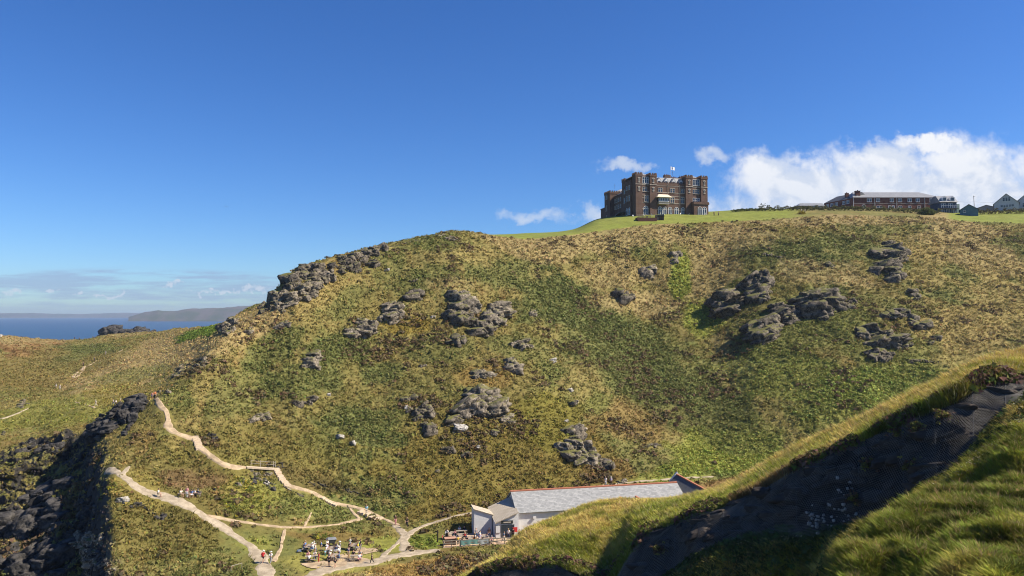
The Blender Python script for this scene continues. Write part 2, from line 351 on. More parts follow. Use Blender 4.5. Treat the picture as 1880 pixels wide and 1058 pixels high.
for nm, (pts, w) in PATHS.items():
    P, Wd = dense(pts, [q*.76 for q in w]); x, y, q = march(TF, P[:, 0], P[:, 1], hbase, 90, 480, 300)
    ok = ~np.isnan(x); x = x[ok]; y = y[ok]; Wd = Wd[ok]
    for _ in range(3):
        if len(x) > 4: x[1:-1] = (x[:-2]+2*x[1:-1]+x[2:])/4; y[1:-1] = (y[:-2]+2*y[1:-1]+y[2:])/4
    PW[nm] = (x, y, Wd)
PX = np.concatenate([v[0] for v in PW.values()]); PY = np.concatenate([v[1] for v in PW.values()]); PWD = np.concatenate([v[2] for v in PW.values()])
# rasterised closeness-to-path map (1 near a path, 0 away), 0.5 m cells
GX0, GY0, GS, GW, GH = -160.0, 85.0, .5, 560, 660
def gridmap():
    g = np.zeros((GH, GW), np.float32); yy_, xx_ = np.mgrid[0:GH, 0:GW]; X_ = GX0+xx_*GS; Y_ = GY0+yy_*GS
    for x, y, w in zip(PX, PY, PWD):
        r = w/2+2.2; i0 = max(0, int((x-r-GX0)/GS)); i1 = min(GW, int((x+r-GX0)/GS)+2); j0 = max(0, int((y-r-GY0)/GS)); j1 = min(GH, int((y+r-GY0)/GS)+2)
        if i1 <= i0 or j1 <= j0: continue
        d = np.hypot(X_[j0:j1, i0:i1]-x, Y_[j0:j1, i0:i1]-y); g[j0:j1, i0:i1] = np.maximum(g[j0:j1, i0:i1], 1-sstep(d, w/2-.15, w/2+1.1))
    for x, y, r in ((-28, 113, 18), (-10, 122, 7), (8, 124, 12), (22, 131, 14)):       # picnic lawn, terrace, cafe
        g = np.maximum(g, .62*(1-sstep(np.hypot(X_-x, (Y_-y)*1.6), r*.8, r)))
    return g
GM = gridmap()
CO = np.array([.9042, 124.2]); CRZ = math.atan2(6.6, 29.2)
def padm(x, y):
    u = (x-CO[0])*math.cos(CRZ)+(y-CO[1])*math.sin(CRZ); v = -(x-CO[0])*math.sin(CRZ)+(y-CO[1])*math.cos(CRZ)
    def box(a, b, c, d, f): return sstep(u, a-f, a)*(1-sstep(u, b, b+f))*sstep(v, c-f, c)*(1-sstep(v, d, d+f))
    return np.maximum(box(-13.2, 5, -5.6, 3.2, 1.3), box(-4.5, 34, -1.5, 8.6, 1.2))
def nearpath(x, y): return np.maximum(nearpath0(x, y), padm(x, y))
def nearpath0(x, y):
    i = np.clip(((x-GX0)/GS), 0, GW-1.01); j = np.clip(((y-GY0)/GS), 0, GH-1.01); i0 = i.astype(int); j0 = j.astype(int); fx = i-i0; fy = j-j0
    return (GM[j0, i0]*(1-fx)+GM[j0, np.minimum(i0+1, GW-1)]*fx)*(1-fy)+(GM[np.minimum(j0+1, GH-1), i0]*(1-fx)+GM[np.minimum(j0+1, GH-1), np.minimum(i0+1, GW-1)]*fx)*fy
def tdisp(x, y, seg, fine=True):
    hill = sstep(seg, 1.7, 2.3)*(1-sstep(seg, 4.7, 5.0))
    a = x/y; far = sstep(-a, .33, .42)*sstep(seg, 5.6, 6.4)*(1-sstep(seg, 9.2, 9.9))
    head = far; gen = .25+.75*np.maximum(hill, head)
    flat = 1-nearpath(x, y)
    lawn = sstep(seg, 4.95, 5.15)*sstep(a, -.07, -.04)
    gen = gen*(1-lawn*.93)
    r = fbm(x/26, y/26, 3, 11)*1.5*gen*(.35+.65*flat)*np.where(a < -.3, .7, 1)
    r = r+(fbm(x/7, y/7, 3, 21))*.75*gen*flat
    # ribs of broken ground that run down the slope
    r = r+np.maximum(0, fbm(x/9+3, y/22, 3, 71))*1.3*hill*flat
    if fine:
        w = worley(x/1.5+fbm(x/3, y/3, 2, 5)*.8, y/1.5+fbm(x/3, y/3, 2, 6)*.8, 3)
        r = r+(.55-w)*.36*(flat*(1-lawn)*(.35+.65*gen))*(.5+.9*sstep(fbm(x/13, y/13, 3, 41), -.25, .35))
        r = r+fbm(x/1.1, y/1.1, 3, 31)*.24*(.25+.75*flat)*(1-lawn*.9)
    # rocky cove cliff at the left
    cl = sstep(-a, .545, .60)*(1-sstep(seg, 4.6, 5.2)); cl2 = sstep(-a, .50, .56)*(1-sstep(seg, 3.2, 4.2))
    q = np.abs(fbm(x/11, y/6, 4, 61)); r = r+cl*((.35-q)*7.5+fbm(x/3, y/3, 4, 63)*1.9)+(1-cl)*cl2*fbm(x/2.5, y/2.5, 4, 64)*.5
    return r
def hfull(x, y, cur=None):
    b, seg = TF.base(x/y, y, cur); m_ = padm(x, y); return (b+tdisp(x, y, seg))*(1-m_)-36.72*m_
def place(px, py, d0=90, **k_):
    """point where the line of sight through a pixel of the photograph meets the hillside"""
    px = np.asarray(px, float); py = np.asarray(py, float); a = A_(px, py); k = K_(py)
    ci = np.clip((a-LK_A[0])/(LK_A[1]-LK_A[0]), 0, len(LK_A)-1.001); c0 = ci.astype(int); x = np.full(len(a), np.nan); y = x.copy()
    for i in range(len(a)):
        col = LK_K[:, c0[i]]; lo = np.searchsorted(LK_D[:, c0[i]], d0); cm = np.maximum.accumulate(col[lo:]); r = int(np.searchsorted(cm, k[i]))
        if 0 < r < len(cm):
            ka, kb = cm[r-1], cm[r]; f = (k[i]-ka)/(kb-ka+1e-12); d = LK_D[lo+r-1, c0[i]]*(1-f)+LK_D[lo+r, c0[i]]*f; y[i] = d; x[i] = a[i]*d
    return x, y, k*y+EYE
def place1(px, py, **k):
    x, y, z_ = place([px], [py], **k)
    if np.isnan(x[0]):
        x, y, z_ = place([px], [py+6], **k)
    return Vector((x[0], y[0], z_[0]))
def zat(x, y):
    return float(hfull(np.array([x], float), np.array([y], float))[0])+EYE
# --- ground colours (albedo)
OLIVE = (.122, .102, .031); DRY = (.20, .155, .055); STRAW = (.215, .165, .070); GREEN = (.088, .095, .028); LIME = (.17, .18, .035)
BRACK = (.15, .095, .035); LAWN = (.135, .155, .028); SHORT = (.14, .16, .035); DKG = (.065, .07, .022); GRASS = (.108, .112, .030)
ZN = [ # cx, cy, rx, ry, rot, colour, strength
(900,860,330,120,5,(.115,.09,.022),.8),(700,700,260,120,0,OLIVE,.6),(1120,630,190,70,38,GREEN,.72),(1250,710,190,72,38,GREEN,.72),(1330,850,150,40,-8,(.12,.155,.03),.9),(1650,700,160,40,-10,(.14,.15,.036),.8),(1040,560,110,50,20,GREEN,.9),(1330,745,90,36,30,GREEN,.6),
(900,500,120,34,5,GREEN,.75),(820,470,120,30,0,DRY,.6),(1080,442,190,26,0,STRAW,.8),(1240,430,150,18,0,STRAW,.6),(1010,460,70,22,0,STRAW,.7),(1120,505,60,30,0,STRAW,.7),(1180,560,90,26,10,STRAW,.8),
(1300,500,70,70,0,STRAW,.7),(1250,500,18,46,8,LIME,1),(1290,585,42,36,20,LIME,.9),(1340,660,40,60,-20,STRAW,.6),(1450,470,110,34,5,GREEN,.8),(1560,450,80,20,5,GREEN,.8),(1350,440,80,18,0,STRAW,.6),(1560,405,200,12,0,STRAW,.8),
(1500,500,90,26,10,STRAW,.6),(1780,450,120,46,25,STRAW,.8),(1830,560,90,80,20,DRY,.8),(1750,620,80,50,10,DRY,.7),(1700,500,40,60,-10,DRY,.6),(1450,690,180,50,10,SHORT,.6),(1500,590,120,50,0,GRASS,.8),(1620,640,90,30,0,GRASS,.7),(1560,740,150,46,-15,SHORT,.6),
(1390,620,60,50,10,GRASS,.7),(1310,830,130,44,-6,LIME,.85),(1250,870,110,22,-5,LIME,.6),(1380,800,90,36,0,GRASS,.7),(1140,780,80,40,20,BRACK,.5),(1090,740,36,24,0,GRASS,.8),(1330,890,90,16,-12,BRACK,.9),
(620,640,80,34,-10,GREEN,.9),(500,640,70,30,-30,GREEN,.8),(700,690,60,26,0,GREEN,.8),(560,700,90,40,-10,GREEN,.8),(660,770,90,34,0,GREEN,.9),(590,810,40,22,0,GREEN,.8),(700,810,56,20,5,GREEN,.9),(800,640,60,26,0,GREEN,.6),(440,720,80,44,-20,GREEN,.6),(760,520,50,24,-20,GREEN,.7),(640,560,60,22,-30,GREEN,.6),(960,640,60,22,10,GREEN,.6),
(740,600,46,20,0,(.16,.12,.025),.8),(700,560,60,26,-30,OLIVE,.7),(830,520,60,18,0,STRAW,.5),(560,560,60,16,-35,DRY,.6),(880,700,50,24,0,(.15,.10,.03),.7),(1010,770,60,60,0,(.12,.105,.022),.9),(1060,700,40,40,0,DRY,.5),
(300,665,210,40,-22,STRAW,1),(400,615,110,24,-24,STRAW,1),(300,640,140,20,-20,STRAW,.8),(370,612,46,9,-16,(.085,.12,.02),1),(250,690,80,12,-10,GRASS,.6),(60,640,70,26,0,(.15,.085,.035),.8),(30,690,80,30,0,(.13,.10,.03),.7),(120,660,90,24,0,OLIVE,.8),(170,640,60,10,0,GREEN,.8),(150,650,60,10,-20,GREEN,.6),(90,760,160,30,-10,(.135,.135,.03),.8),(40,620,90,12,0,STRAW,.8),(230,725,80,20,0,(.15,.12,.03),.6),
(160,612,140,8,0,STRAW,.7),(470,910,60,30,0,LIME,.5),(560,930,70,24,0,GRASS,.8),(440,890,40,16,0,(.19,.16,.04),.7),(620,985,110,14,0,(.12,.085,.026),.9),(310,980,140,70,0,(.10,.085,.024),.8),(250,900,50,30,20,(.16,.13,.035),.7),(360,880,60,18,0,(.10,.06,.03),.7),(230,1030,60,60,0,OLIVE,.7),
(620,1030,120,32,0,(.19,.175,.045),1),(690,1000,70,18,0,(.17,.17,.035),.9),(470,1000,50,22,0,(.155,.155,.035),.8),(780,995,36,14,0,(.10,.12,.02),.9),(800,1045,140,20,-5,(.19,.125,.04),.9),(650,1060,70,8,0,STRAW,.7),(860,975,40,12,0,(.16,.11,.03),.6),(500,830,160,50,0,(.11,.095,.025),.6),(560,880,90,20,15,(.08,.06,.02),.6),(640,900,80,14,12,(.06,.045,.018),.6),(1130,860,60,24,0,(.13,.085,.03),.7),
]
def lerp(c, k, w): return c*(1-w[:, None])+np.asarray(k)[None]*w[:, None]
def groundcol(px, py, x, y, seg, slope):
    a = x/y; n = len(x); c = np.tile(np.array(OLIVE), (n, 1))
    n1_ = fbm(x/14, y/14, 5, 101, .6); n2_ = fbm(x/4, y/4, 4, 111, .6); n3_ = fbm(x/1.3, y/1.3, 3, 121); n4_ = fbm(x/40, y/40, 3, 131); n5_ = fbm(x/6, y/6, 4, 141, .6)
    c = lerp(c, GRASS, sstep(n1_, -.1, .3)*.6); c = lerp(c, DRY, sstep(n4_+n2_*.5, .0, .35)*.5)
    c = lerp(c, GREEN, sstep(n1_+n3_*.3, .16, .34)*.55*(1-sstep(seg, 4.9, 5.1)))
    c = lerp(c, DRY, sstep(-n5_+n3_*.3, .20, .42)*.45); c = lerp(c, BRACK, sstep(n5_+n3_*.35, .30, .5)*.45)
    c = lerp(c, DKG, sstep(n2_+n3_*.5, .35, .6)*.45)
    for cx, cy, rx, ry, ro, k, s_ in ZN:
        b = math.radians(ro); dx = px-cx; dy = py-cy; u = (dx*math.cos(b)+dy*math.sin(b))/rx; v = (-dx*math.sin(b)+dy*math.cos(b))/ry
        r = np.sqrt(u*u+v*v)+n1_*.75+n2_*.35; c = lerp(c, k, (1-sstep(r, .75, 1.12))*s_)
    # mown lawns on the top
    lw = sstep(seg+n3_*.04, 4.98, 5.10)*np.clip(sstep(a, -.085, -.06)*(1-sstep(a, .37, .41))+sstep(a, .585, .60), 0, 1)
    lw = lw*(1-sstep(seg, 8.9, 9.0)*sstep(a, .2, .3))
    L = np.tile(np.array(LAWN), (n, 1)); L = lerp(L, (.155, .165, .035), sstep(n1_, -.2, .3)*.6); c = c*(1-lw[:, None])+L*lw[:, None]
    c = c*(1+.24*n3_+.2*n2_)[:, None]*1.2
    # bare rock where too steep for turf
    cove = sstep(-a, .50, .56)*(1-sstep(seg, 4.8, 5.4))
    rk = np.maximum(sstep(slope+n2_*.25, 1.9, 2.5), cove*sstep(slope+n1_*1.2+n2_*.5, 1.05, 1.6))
    R = np.tile(np.array((.13, .12, .108))[None]*(1-.72*cove[:, None]), (1, 1))*(1+.5*n2_+.35*n3_)[:, None]  # rock albedo lowered towards the cove, painting in its shade
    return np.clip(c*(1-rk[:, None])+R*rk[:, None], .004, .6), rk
def build_field(name, FLD, disp, colfn, px0, px1, na, counts, m, rad=None):
    a = np.linspace((px0-940)/F, (px1-940)/F, na); D, Z = FLD.curves(a)
    rows = []
    for k, c_ in enumerate(counts):
        for j in range(c_): rows.append(k+j/c_)
    rows.append(len(counts)); rows = np.array(rows)
    ki = np.minimum(rows.astype(int), FLD.K-2); fr = rows-ki
    d = D[ki]*(1-fr[:, None])+D[ki+1]*fr[:, None]; A = np.broadcast_to(a, d.shape)
    Zb = np.empty_like(d); SG = np.empty_like(d)
    for r in range(len(rows)):
        Zb[r], SG[r] = FLD.base(a, d[r], (D, Z))
    x = (A*d).ravel(); y = d.ravel(); seg = SG.ravel()
    dz = disp(x, y, seg); zz = Zb.ravel()+dz
    if disp is tdisp: m_ = padm(x, y); zz = zz*(1-m_)-36.72*m_
    if rad is not None: q_ = 1+rad(x, y, zz, seg)/y; xr, yr = x*q_, y*q_
    else: xr, yr = x, y
    V_ = np.c_[xr, yr, zz+EYE]; nr = len(rows); g = np.arange(nr*na).reshape(nr, na)
    Fc = np.stack([g[:-1, :-1], g[:-1, 1:], g[1:, 1:], g[1:, :-1]], -1).reshape(-1, 4)
    P3 = V_.reshape(nr, na, 3); e1 = np.gradient(P3, axis=1); e0 = np.gradient(P3, axis=0); nrm = np.cross(e1, e0); nl = np.linalg.norm(nrm, axis=2)+1e-9
    slope = (np.hypot(nrm[..., 0], nrm[..., 1])/np.maximum(np.abs(nrm[..., 2]), 1e-6)).ravel(); nrm = (nrm/nl[..., None]).reshape(-1, 3)
    px_, py_ = proj(x, y, V_[:, 2]); col, rk = colfn(px_, py_, x, y, seg, slope)
    o = npmesh(name, V_, Fc, m, col, smooth=True); return o, V_, col, rk, seg, nrm, (nr, na), (px_, py_)
def tmat(name, b=.4):
    m = mat(name, attr='col', var=.26, vscale=2.6, bump=b, bscale=3.0, bdist=.25, rough=.95, spec=.12, coord='World')
    return m
def trad(x, y, zz, seg):
    a = x/y; cl = sstep(-a, .525, .56)*(1-sstep(seg, 4.0, 4.8)); return cl*(fbm(x/5, zz/4, 4, 71, .6)*3.2+fbm(x/1.6, zz/1.2, 3, 72, .6)*.9)
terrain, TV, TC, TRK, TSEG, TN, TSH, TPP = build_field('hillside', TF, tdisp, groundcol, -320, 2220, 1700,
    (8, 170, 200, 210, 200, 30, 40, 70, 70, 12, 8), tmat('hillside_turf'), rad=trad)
_g = TV.reshape(TSH[0], TSH[1], 3); LK_A = _g[0, :, 0]/_g[0, :, 1]; LK_D = _g[..., 1].copy(); LK_K = (_g[..., 2]-EYE)/_g[..., 1]; LK_D = np.maximum.accumulate(LK_D, axis=0)
tag(terrain, kind='structure')
# --- near ridge with the netted cliff
def ndisp(x, y, seg):
    cliff = sstep(seg, 2.9, 3.0)*(1-sstep(seg, 3.98, 4.05)); grass = 1-cliff
    r = fbm(x/7, y/7, 3, 211)*.7*grass*(1-sstep(seg, 4.3, 4.6)*(1-sstep(seg, 4.7, 5.2))*.7)
    w = worley(x/.8+fbm(x, y, 2, 7)*.5, y/.8, 13)
    r = r+(.5-w)*.18*grass+fbm(x/.6, y/.6, 3, 221)*.16*grass
    hum = 1-sstep(seg, 2.0, 2.6)
    r = r+hum*((.45-worley(x/2.2+fbm(x/2, y/2, 2, 8)*.7, y/1.9+fbm(x/2, y/2, 2, 9)*.7, 14))*.9+fbm(x/4, y/4, 3, 231)*.9)
    # turf lip: bulges over the edge of the rock
    lip = np.exp(-((seg-4.06)/.07)**2); r = r+lip*(.25+.5*fbm(x/1.6, y/1.6, 3, 241))
    return r+cliff*fbm(x/2, y/2, 3, 251)*.3
def ncol(px, py, x, y, seg, slope):
    n = len(x); n1_ = fbm(x/5, y/5, 4, 301, .6); n2_ = fbm(x/1.5, y/1.5, 4, 311, .6); n3_ = fbm(x/.5, y/.5, 3, 321)
    c = np.tile(np.array((.175, .185, .032)), (n, 1)); c = lerp(c, (.34, .27, .095), sstep(n1_+n2_*.6, .0, .4)*.8); c = lerp(c, (.095, .125, .02), sstep(-n1_+n2_*.4, .05, .4)*.8)
    back = sstep(seg, 4.45, 4.9); c = lerp(c, (.30, .23, .09), back*sstep(n2_+.35, 0, .5)*.7)
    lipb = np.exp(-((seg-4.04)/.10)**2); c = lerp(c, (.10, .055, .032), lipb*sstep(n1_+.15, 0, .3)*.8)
    c = c*(1+.3*n3_+.2*n2_)[:, None]
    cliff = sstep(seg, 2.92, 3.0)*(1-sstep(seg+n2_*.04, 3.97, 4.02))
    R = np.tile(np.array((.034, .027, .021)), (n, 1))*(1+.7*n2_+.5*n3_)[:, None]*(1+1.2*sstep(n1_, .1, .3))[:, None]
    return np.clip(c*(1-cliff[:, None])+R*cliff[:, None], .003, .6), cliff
def nrad(x, y, zz, seg):
    cl = sstep(seg, 2.95, 3.08)*(1-sstep(seg, 3.9, 4.0)); return cl*(.10+np.abs(fbm(x/2.6, zz/1.6, 3, 261, .5))*2.2+np.abs(fbm(x/.9, zz/.35, 3, 262))*.55)
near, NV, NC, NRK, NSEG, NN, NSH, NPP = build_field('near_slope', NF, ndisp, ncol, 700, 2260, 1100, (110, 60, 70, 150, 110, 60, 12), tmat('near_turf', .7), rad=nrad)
tag(near, kind='structure')
# --- sea, sea bed apron, far coast
def seafn(k, vec):
    d = k.new('ShaderNodeVectorMath', operation='LENGTH'); k.l.new(vec, d.inputs[0])
    f = k.smooth(d.outputs['Value'], 350, 2600); n = k.noise(vec, .004, 4, .6)
    return k.mix(k.m('ADD', f, k.m('MULTIPLY', k.m('SUBTRACT', n, .5), .5), clamp=True), (.004, .060, .078), (.004, .030, .066))
msea = mat('sea_water', fn=seafn, rough=.32, spec=.35, bump=.5, bscale=.11, bdist=1.5, coord='World')
R0 = np.array([250, 400, 600, 900, 1400, 2200, 3500, 6000, 10000, 16000]); th = np.linspace(math.radians(-75), math.radians(75), 61)
V_ = np.array([(r*math.sin(q), r*math.cos(q), 0.0) for r in R0 for q in th]); g = np.arange(len(V_)).reshape(len(R0), -1)
sea = npmesh('sea', V_, np.stack([g[:-1, :-1], g[:-1, 1:], g[1:, 1:], g[1:, :-1]], -1).reshape(-1, 4), msea); tag(sea, kind='structure')
V_ = np.array([(-300, -60, -2.2), (400, -60, -2.2), (400, 260, -2.2), (-300, 260, -2.2)]); o = npmesh('sea_bed', V_, [(0, 1, 2, 3)], mat('wet_shingle', (.03, .03, .028), rough=.6, var=.4, vscale=.3)); tag(o, kind='structure')
def coast(name, prof, d, depth, m, foam=False):
    nx = 240; xs = np.linspace(prof[0][0], prof[-1][0], nx); py_ = np.interp(xs, [p[0] for p in prof], [p[1] for p in prof])
    rows = 9; V_ = []
    for j in range(rows):
        f = j/(rows-1)
        for i in range(nx):
            top = max(0.0, EYE+K_(py_[i])*d)
            x = A_(xs[i], HOR)*d*(1+.0*f); h = top*[0, .25, .55, .85, 1, 1.02, 1, .6, 0][j]
            y = d+depth*[0, .02, .05, .09, .16, .3, .5, .8, 1][j]
            V_.append((x*y/d, y, -1 if j in (0, rows-1) else h))
    V_ = np.array(V_); mid = (V_[:, 2] > 0); V_[:, 2] += mid*fbm(V_[:, 0]/160, V_[:, 1]/160, 4, 5)*V_[:, 2].max()*.14
    g = np.arange(len(V_)).reshape(rows, nx); o = npmesh(name, V_, np.stack([g[:-1, :-1], g[:-1, 1:], g[1:, 1:], g[1:, :-1]], -1).reshape(-1, 4), m)
    tag(o, kind='structure'); return o
def cliffcol(k, vec):
    n = k.noise(vec, .006, 6, .65); return k.mix(k.smooth(n, .4, .6), (.055, .065, .03), (.10, .085, .07))
mfar = mat('far_cliff', fn=cliffcol, rough=.95, spec=.1, coord='World')
coast('headland_hills', [(236, 583), (250, 579), (262, 576), (280, 573), (290, 570), (300, 571), (320, 571), (345, 567), (380, 566), (430, 563), (480, 561), (560, 560), (700, 562)], 6800, 1600, mfar)
coast('distant_hills', [(-400, 576), (-100, 575), (60, 575.5), (150, 577), (220, 575), (300, 575), (420, 576), (700, 577)], 14500, 900, mfar)

hz_ = MB().box(-9000, 9000, -600, 17500, -4.0, 137.0).build('haze', None); mh = bpy.data.materials.new('haze_air'); mh.use_nodes = True; hz_.data.materials.append(mh); mh.node_tree.nodes.clear()
k = NT(mh.node_tree); pv = k.new('ShaderNodeVolumePrincipled'); pv.inputs['Color'].default_value = (.62, .76, .95, 1); pv.inputs['Density'].default_value = .000065; pv.inputs['Anisotropy'].default_value = .2; mo = k.new('ShaderNodeOutputMaterial'); k.l.new(pv.outputs[0], mo.inputs['Volume'])
tag(hz_, kind='stuff')
# ---------------------------------------------------------------- paths
def pathcol(kind):
    def fn(k, vec):
        n = k.noise(vec, .9, 5, .6); n2 = k.noise(vec, 5, 4, .65)
        a, b = ((.42, .35, .25), (.28, .23, .16)) if kind == 'gravel' else ((.46, .35, .22), (.29, .22, .14))
        c = k.mix(k.smooth(n, .35, .65), a, b); return k.mix(k.m('MULTIPLY', k.smooth(n2, .5, .75), .5), c, (.2, .16, .12))
    return fn
mgrav = mat('gravel_path', fn=pathcol('gravel'), rough=.95, spec=.1, bump=.6, bscale=6, bdist=.08, coord='World')
mearth = mat('earth_path', fn=pathcol('earth'), rough=.95, spec=.1, bump=.6, bscale=6, bdist=.08, coord='World')
def strip(name, x, y, w, m, up=.10, rag=.5):
    # resample to 0.35 m
    s = np.r_[0, np.cumsum(np.hypot(np.diff(x), np.diff(y)))]; n = max(4, int(s[-1]/.35)); q = np.linspace(0, s[-1], n)
    x = np.interp(q, s, x); y = np.interp(q, s, y); w = np.interp(q, s, w)
    tx = np.gradient(x); ty = np.gradient(y); L = np.hypot(tx, ty)+1e-9; nx, ny = -ty/L, tx/L
    cols = 9; V_ = []
    wl = w/2*(1+rag*fbm(q/1.7, q*0+3.3, 3, 400)*2); wr = w/2*(1+rag*fbm(q/1.7, q*0+9.3, 3, 410)*2)
    end = np.minimum(1, np.minimum(q, q[-1]-q)/.5+.25); wl *= end; wr *= end
    X_ = np.empty((n, cols)); Y_ = np.empty((n, cols))
    for j in range(cols):
        f = j/(cols-1)*2-1; o = np.where(f < 0, f*wl, f*wr); X_[:, j] = x+nx*o; Y_[:, j] = y+ny*o
    zz = hfull(X_.ravel(), Y_.ravel()).reshape(n, cols)+EYE
    zc = zz.mean(1, keepdims=True); zz = zz+up
    zz[:, 0] -= up*1.6; zz[:, -1] -= up*1.6
    V_ = np.stack([X_, Y_, zz], -1).reshape(-1, 3); g = np.arange(n*cols).reshape(n, cols)
    o = npmesh(name, V_, np.stack([g[:-1, :-1], g[1:, :-1], g[1:, 1:], g[:-1, 1:]], -1).reshape(-1, 4), m, smooth=True)
    tag(o, kind='structure'); return o
for i, (nm, (x, y, w)) in enumerate(PW.items()):
    earth = nm in ('hill_path', 'stepped_path', 'hill_side_path', 'spur_path', 'steep_path', 'headland_path', 'link_path', 'grass_path', 'far_path', 'far_path_loop', 'far_path_top')
    strip(nm, x, y, w, mearth if earth else mgrav, .09+.006*i)
# worn earth round the tables
for (px, py, rx, ry) in ((640, 1031, 3.2, 1.3), (672, 1012, 1.6, 1.0), (600, 1037, 3.0, .9), (636, 1022, 1.4, .5)):
    c0 = place1(px, py); n = 40; ring = [(c0.x, c0.y)]
    for i in range(n):
        b = 6.2832*i/n; r = 1+.35*float(fbm(np.array([math.cos(b)*1.5+px]), np.array([math.sin(b)*1.5]), 3, 431)[0]); ring.append((c0.x+rx*r*math.cos(b), c0.y+ry*r*math.sin(b)*2))
    V_ = [(x, y, zat(x, y)+.075+.002*(px % 7)) for x, y in ring]
    me = bpy.data.meshes.new('worn_earth_path'); me.from_pydata(V_, [], [(0, i+1, (i+1) % n+1) for i in range(n)]); me.materials.append(mearth)
    o = bpy.data.objects.new('worn_earth_path', me); C.objects.link(o); tag(o, kind='structure')
# ---------------------------------------------------------------- turf, scrub and grass as leaf clumps
def leafmat(name, rough=.8):
    m = bpy.data.materials.new(name); m.use_nodes = True; k = NT(m.node_tree); p = m.node_tree.nodes['Principled BSDF']
    a = k.new('ShaderNodeAttribute'); a.attribute_name = 'col'; k.l.new(a.outputs['Color'], p.inputs['Base Color'])
    p.inputs['Roughness'].default_value = rough; p.inputs['Specular IOR Level'].default_value = .15
    tr = k.new('ShaderNodeBsdfTranslucent'); k.l.new(a.outputs['Color'], tr.inputs[0]); mx = k.new('ShaderNodeMixShader'); mx.inputs[0].default_value = .28
    k.l.new(p.outputs[0], mx.inputs[1]); k.l.new(tr.outputs[0], mx.inputs[2]); k.l.new(mx.outputs[0], m.node_tree.nodes['Material Output'].inputs[0]); return m
mleaf = leafmat('leaves')
def clumps(name, P, Cc, size, nl, up=.6, leaf=.34, flat=.62):
    """small leaf faces scattered in a low dome at every point of P"""
    n = len(P); r = RNG
    d = r.normal(size=(n, nl, 3)); d[..., 2] = np.abs(d[..., 2]); d /= np.linalg.norm(d, axis=2, keepdims=True)
    rad = size[:, None, None]*(.55+.5*r.random((n, nl, 1))); c = P[:, None]+d*rad*np.array([1, 1, flat])
    nrm = d+r.normal(size=d.shape)*.45; nrm /= np.linalg.norm(nrm, axis=2, keepdims=True)
    t_ = np.cross(nrm, r.normal(size=d.shape)); t_ /= np.linalg.norm(t_, axis=2, keepdims=True)+1e-9; b = np.cross(nrm, t_)
    h = size[:, None, None]*leaf*(.7+.7*r.random((n, nl, 1)))
    v = np.stack([c-t_*h-b*h*.6, c+t_*h-b*h*.6, c+b*h*1.1+nrm*h*.3], 2)     # n,nl,3,3
    k = v.reshape(-1, 3); col = (Cc[:, None]*(.9+.5*r.random((n, 1, 1)))*(1.0+.28*r.random((n, nl, 1)))*(1+.10*r.normal(size=(n, nl, 3))))[:, :, None].repeat(3, 2).reshape(-1, 3)
    return npmesh(name, k, np.arange(len(k)).reshape(-1, 3), mleaf, np.clip(col, .003, .6))
def blades(name, P, Cc, size, nb, spread=.35, lean=(.25, .05), wide=.055, jit=.5):
    n = len(P); r = RNG; an = r.random((n, nb))*6.2832; sp_ = size[:, None]*spread*np.sqrt(r.random((n, nb)))
    base = P[:, None]+np.stack([np.cos(an)*sp_, np.sin(an)*sp_, an*0-.04], -1)
    ln = size[:, None]*(.5+.6*r.random((n, nb)))
    out = np.stack([np.cos(an), np.sin(an)], -1)*(.15+jit*r.random((n, nb, 1)))+np.array(lean)+r.normal(size=(n, nb, 2))*.22
    tip = base+np.concatenate([out*ln[..., None], ln[..., None]*.85], -1)
    fa = r.random((n, nb))*3.1416; w = ln*wide; wv = np.stack([np.cos(fa)*w, np.sin(fa)*w, fa*0], -1); mid = (base*.45+tip*.55)+np.array([0, 0, .0])+np.concatenate([-out*ln[..., None]*.12, ln[..., None]*.08], -1)
    v = np.stack([base-wv, base+wv, mid+wv*.8, mid-wv*.8, tip+wv*.12, tip-wv*.12], 2)
    k = v.reshape(-1, 3); i = np.arange(n*nb)[:, None]*6; f = np.concatenate([i+np.array([0, 1, 2, 3]), i+np.array([3, 2, 4, 5])], 0)
    col = (Cc[:, None]*(.85+.5*r.random((n, 1, 1)))*(.9+.4*r.random((n, nb, 1)))*(1+.08*r.normal(size=(n, nb, 3))))[:, :, None].repeat(6, 2).reshape(-1, 3)
    return npmesh(name, k, f, mleaf, np.clip(col, .003, .7))
def pick(V_, Cl, rk, seg, nrm, shp, pp, lo, hi, n, dens, fr=(-20, 1900, -1e9, 1085)):
    """screen-independent pick: random grid cells weighted by their ground area, thinned with distance"""
    nr, nc = shp; P3 = V_.reshape(nr, nc, 3); ar = np.linalg.norm(np.cross(P3[1:, :-1]-P3[:-1, :-1], P3[:-1, 1:]-P3[:-1, :-1]), axis=2)
    idx = (np.arange(nr-1)[:, None]*nc+np.arange(nc-1)[None]).ravel(); w = ar.ravel()*dens[idx]
    ok = (seg[idx] > lo) & (seg[idx] < hi) & (pp[0][idx] > fr[0]) & (pp[0][idx] < fr[1]) & (pp[1][idx] < fr[3])
    w = w*ok; w = w/w.sum(); k = RNG.choice(idx, n, p=w)
    f = RNG.random((n, 2, 1)); p = V_[k]+(V_[k+1]-V_[k])*f[:, 0]+(V_[k+nc]-V_[k])*f[:, 1]; return p, Cl[k], k
pthd = nearpath(TV[:, 0], TV[:, 1]); rockf = 1-TRK; aa = TV[:, 0]/TV[:, 1]
lawnm = sstep(TSEG, 4.9, 5.05)*(aa > -.075)
facing = np.clip((-(TN[:, 0]*TV[:, 0]+TN[:, 1]*TV[:, 1]+TN[:, 2]*(TV[:, 2]-EYE)))/np.linalg.norm(TV-[0, 0, EYE], axis=1), 0, 1)
facing = np.abs(facing)
dens = (1-pthd)**2*(1-.8*TRK)*(1-lawnm)*(140/TV[:, 1])**1.3*(.15+facing)
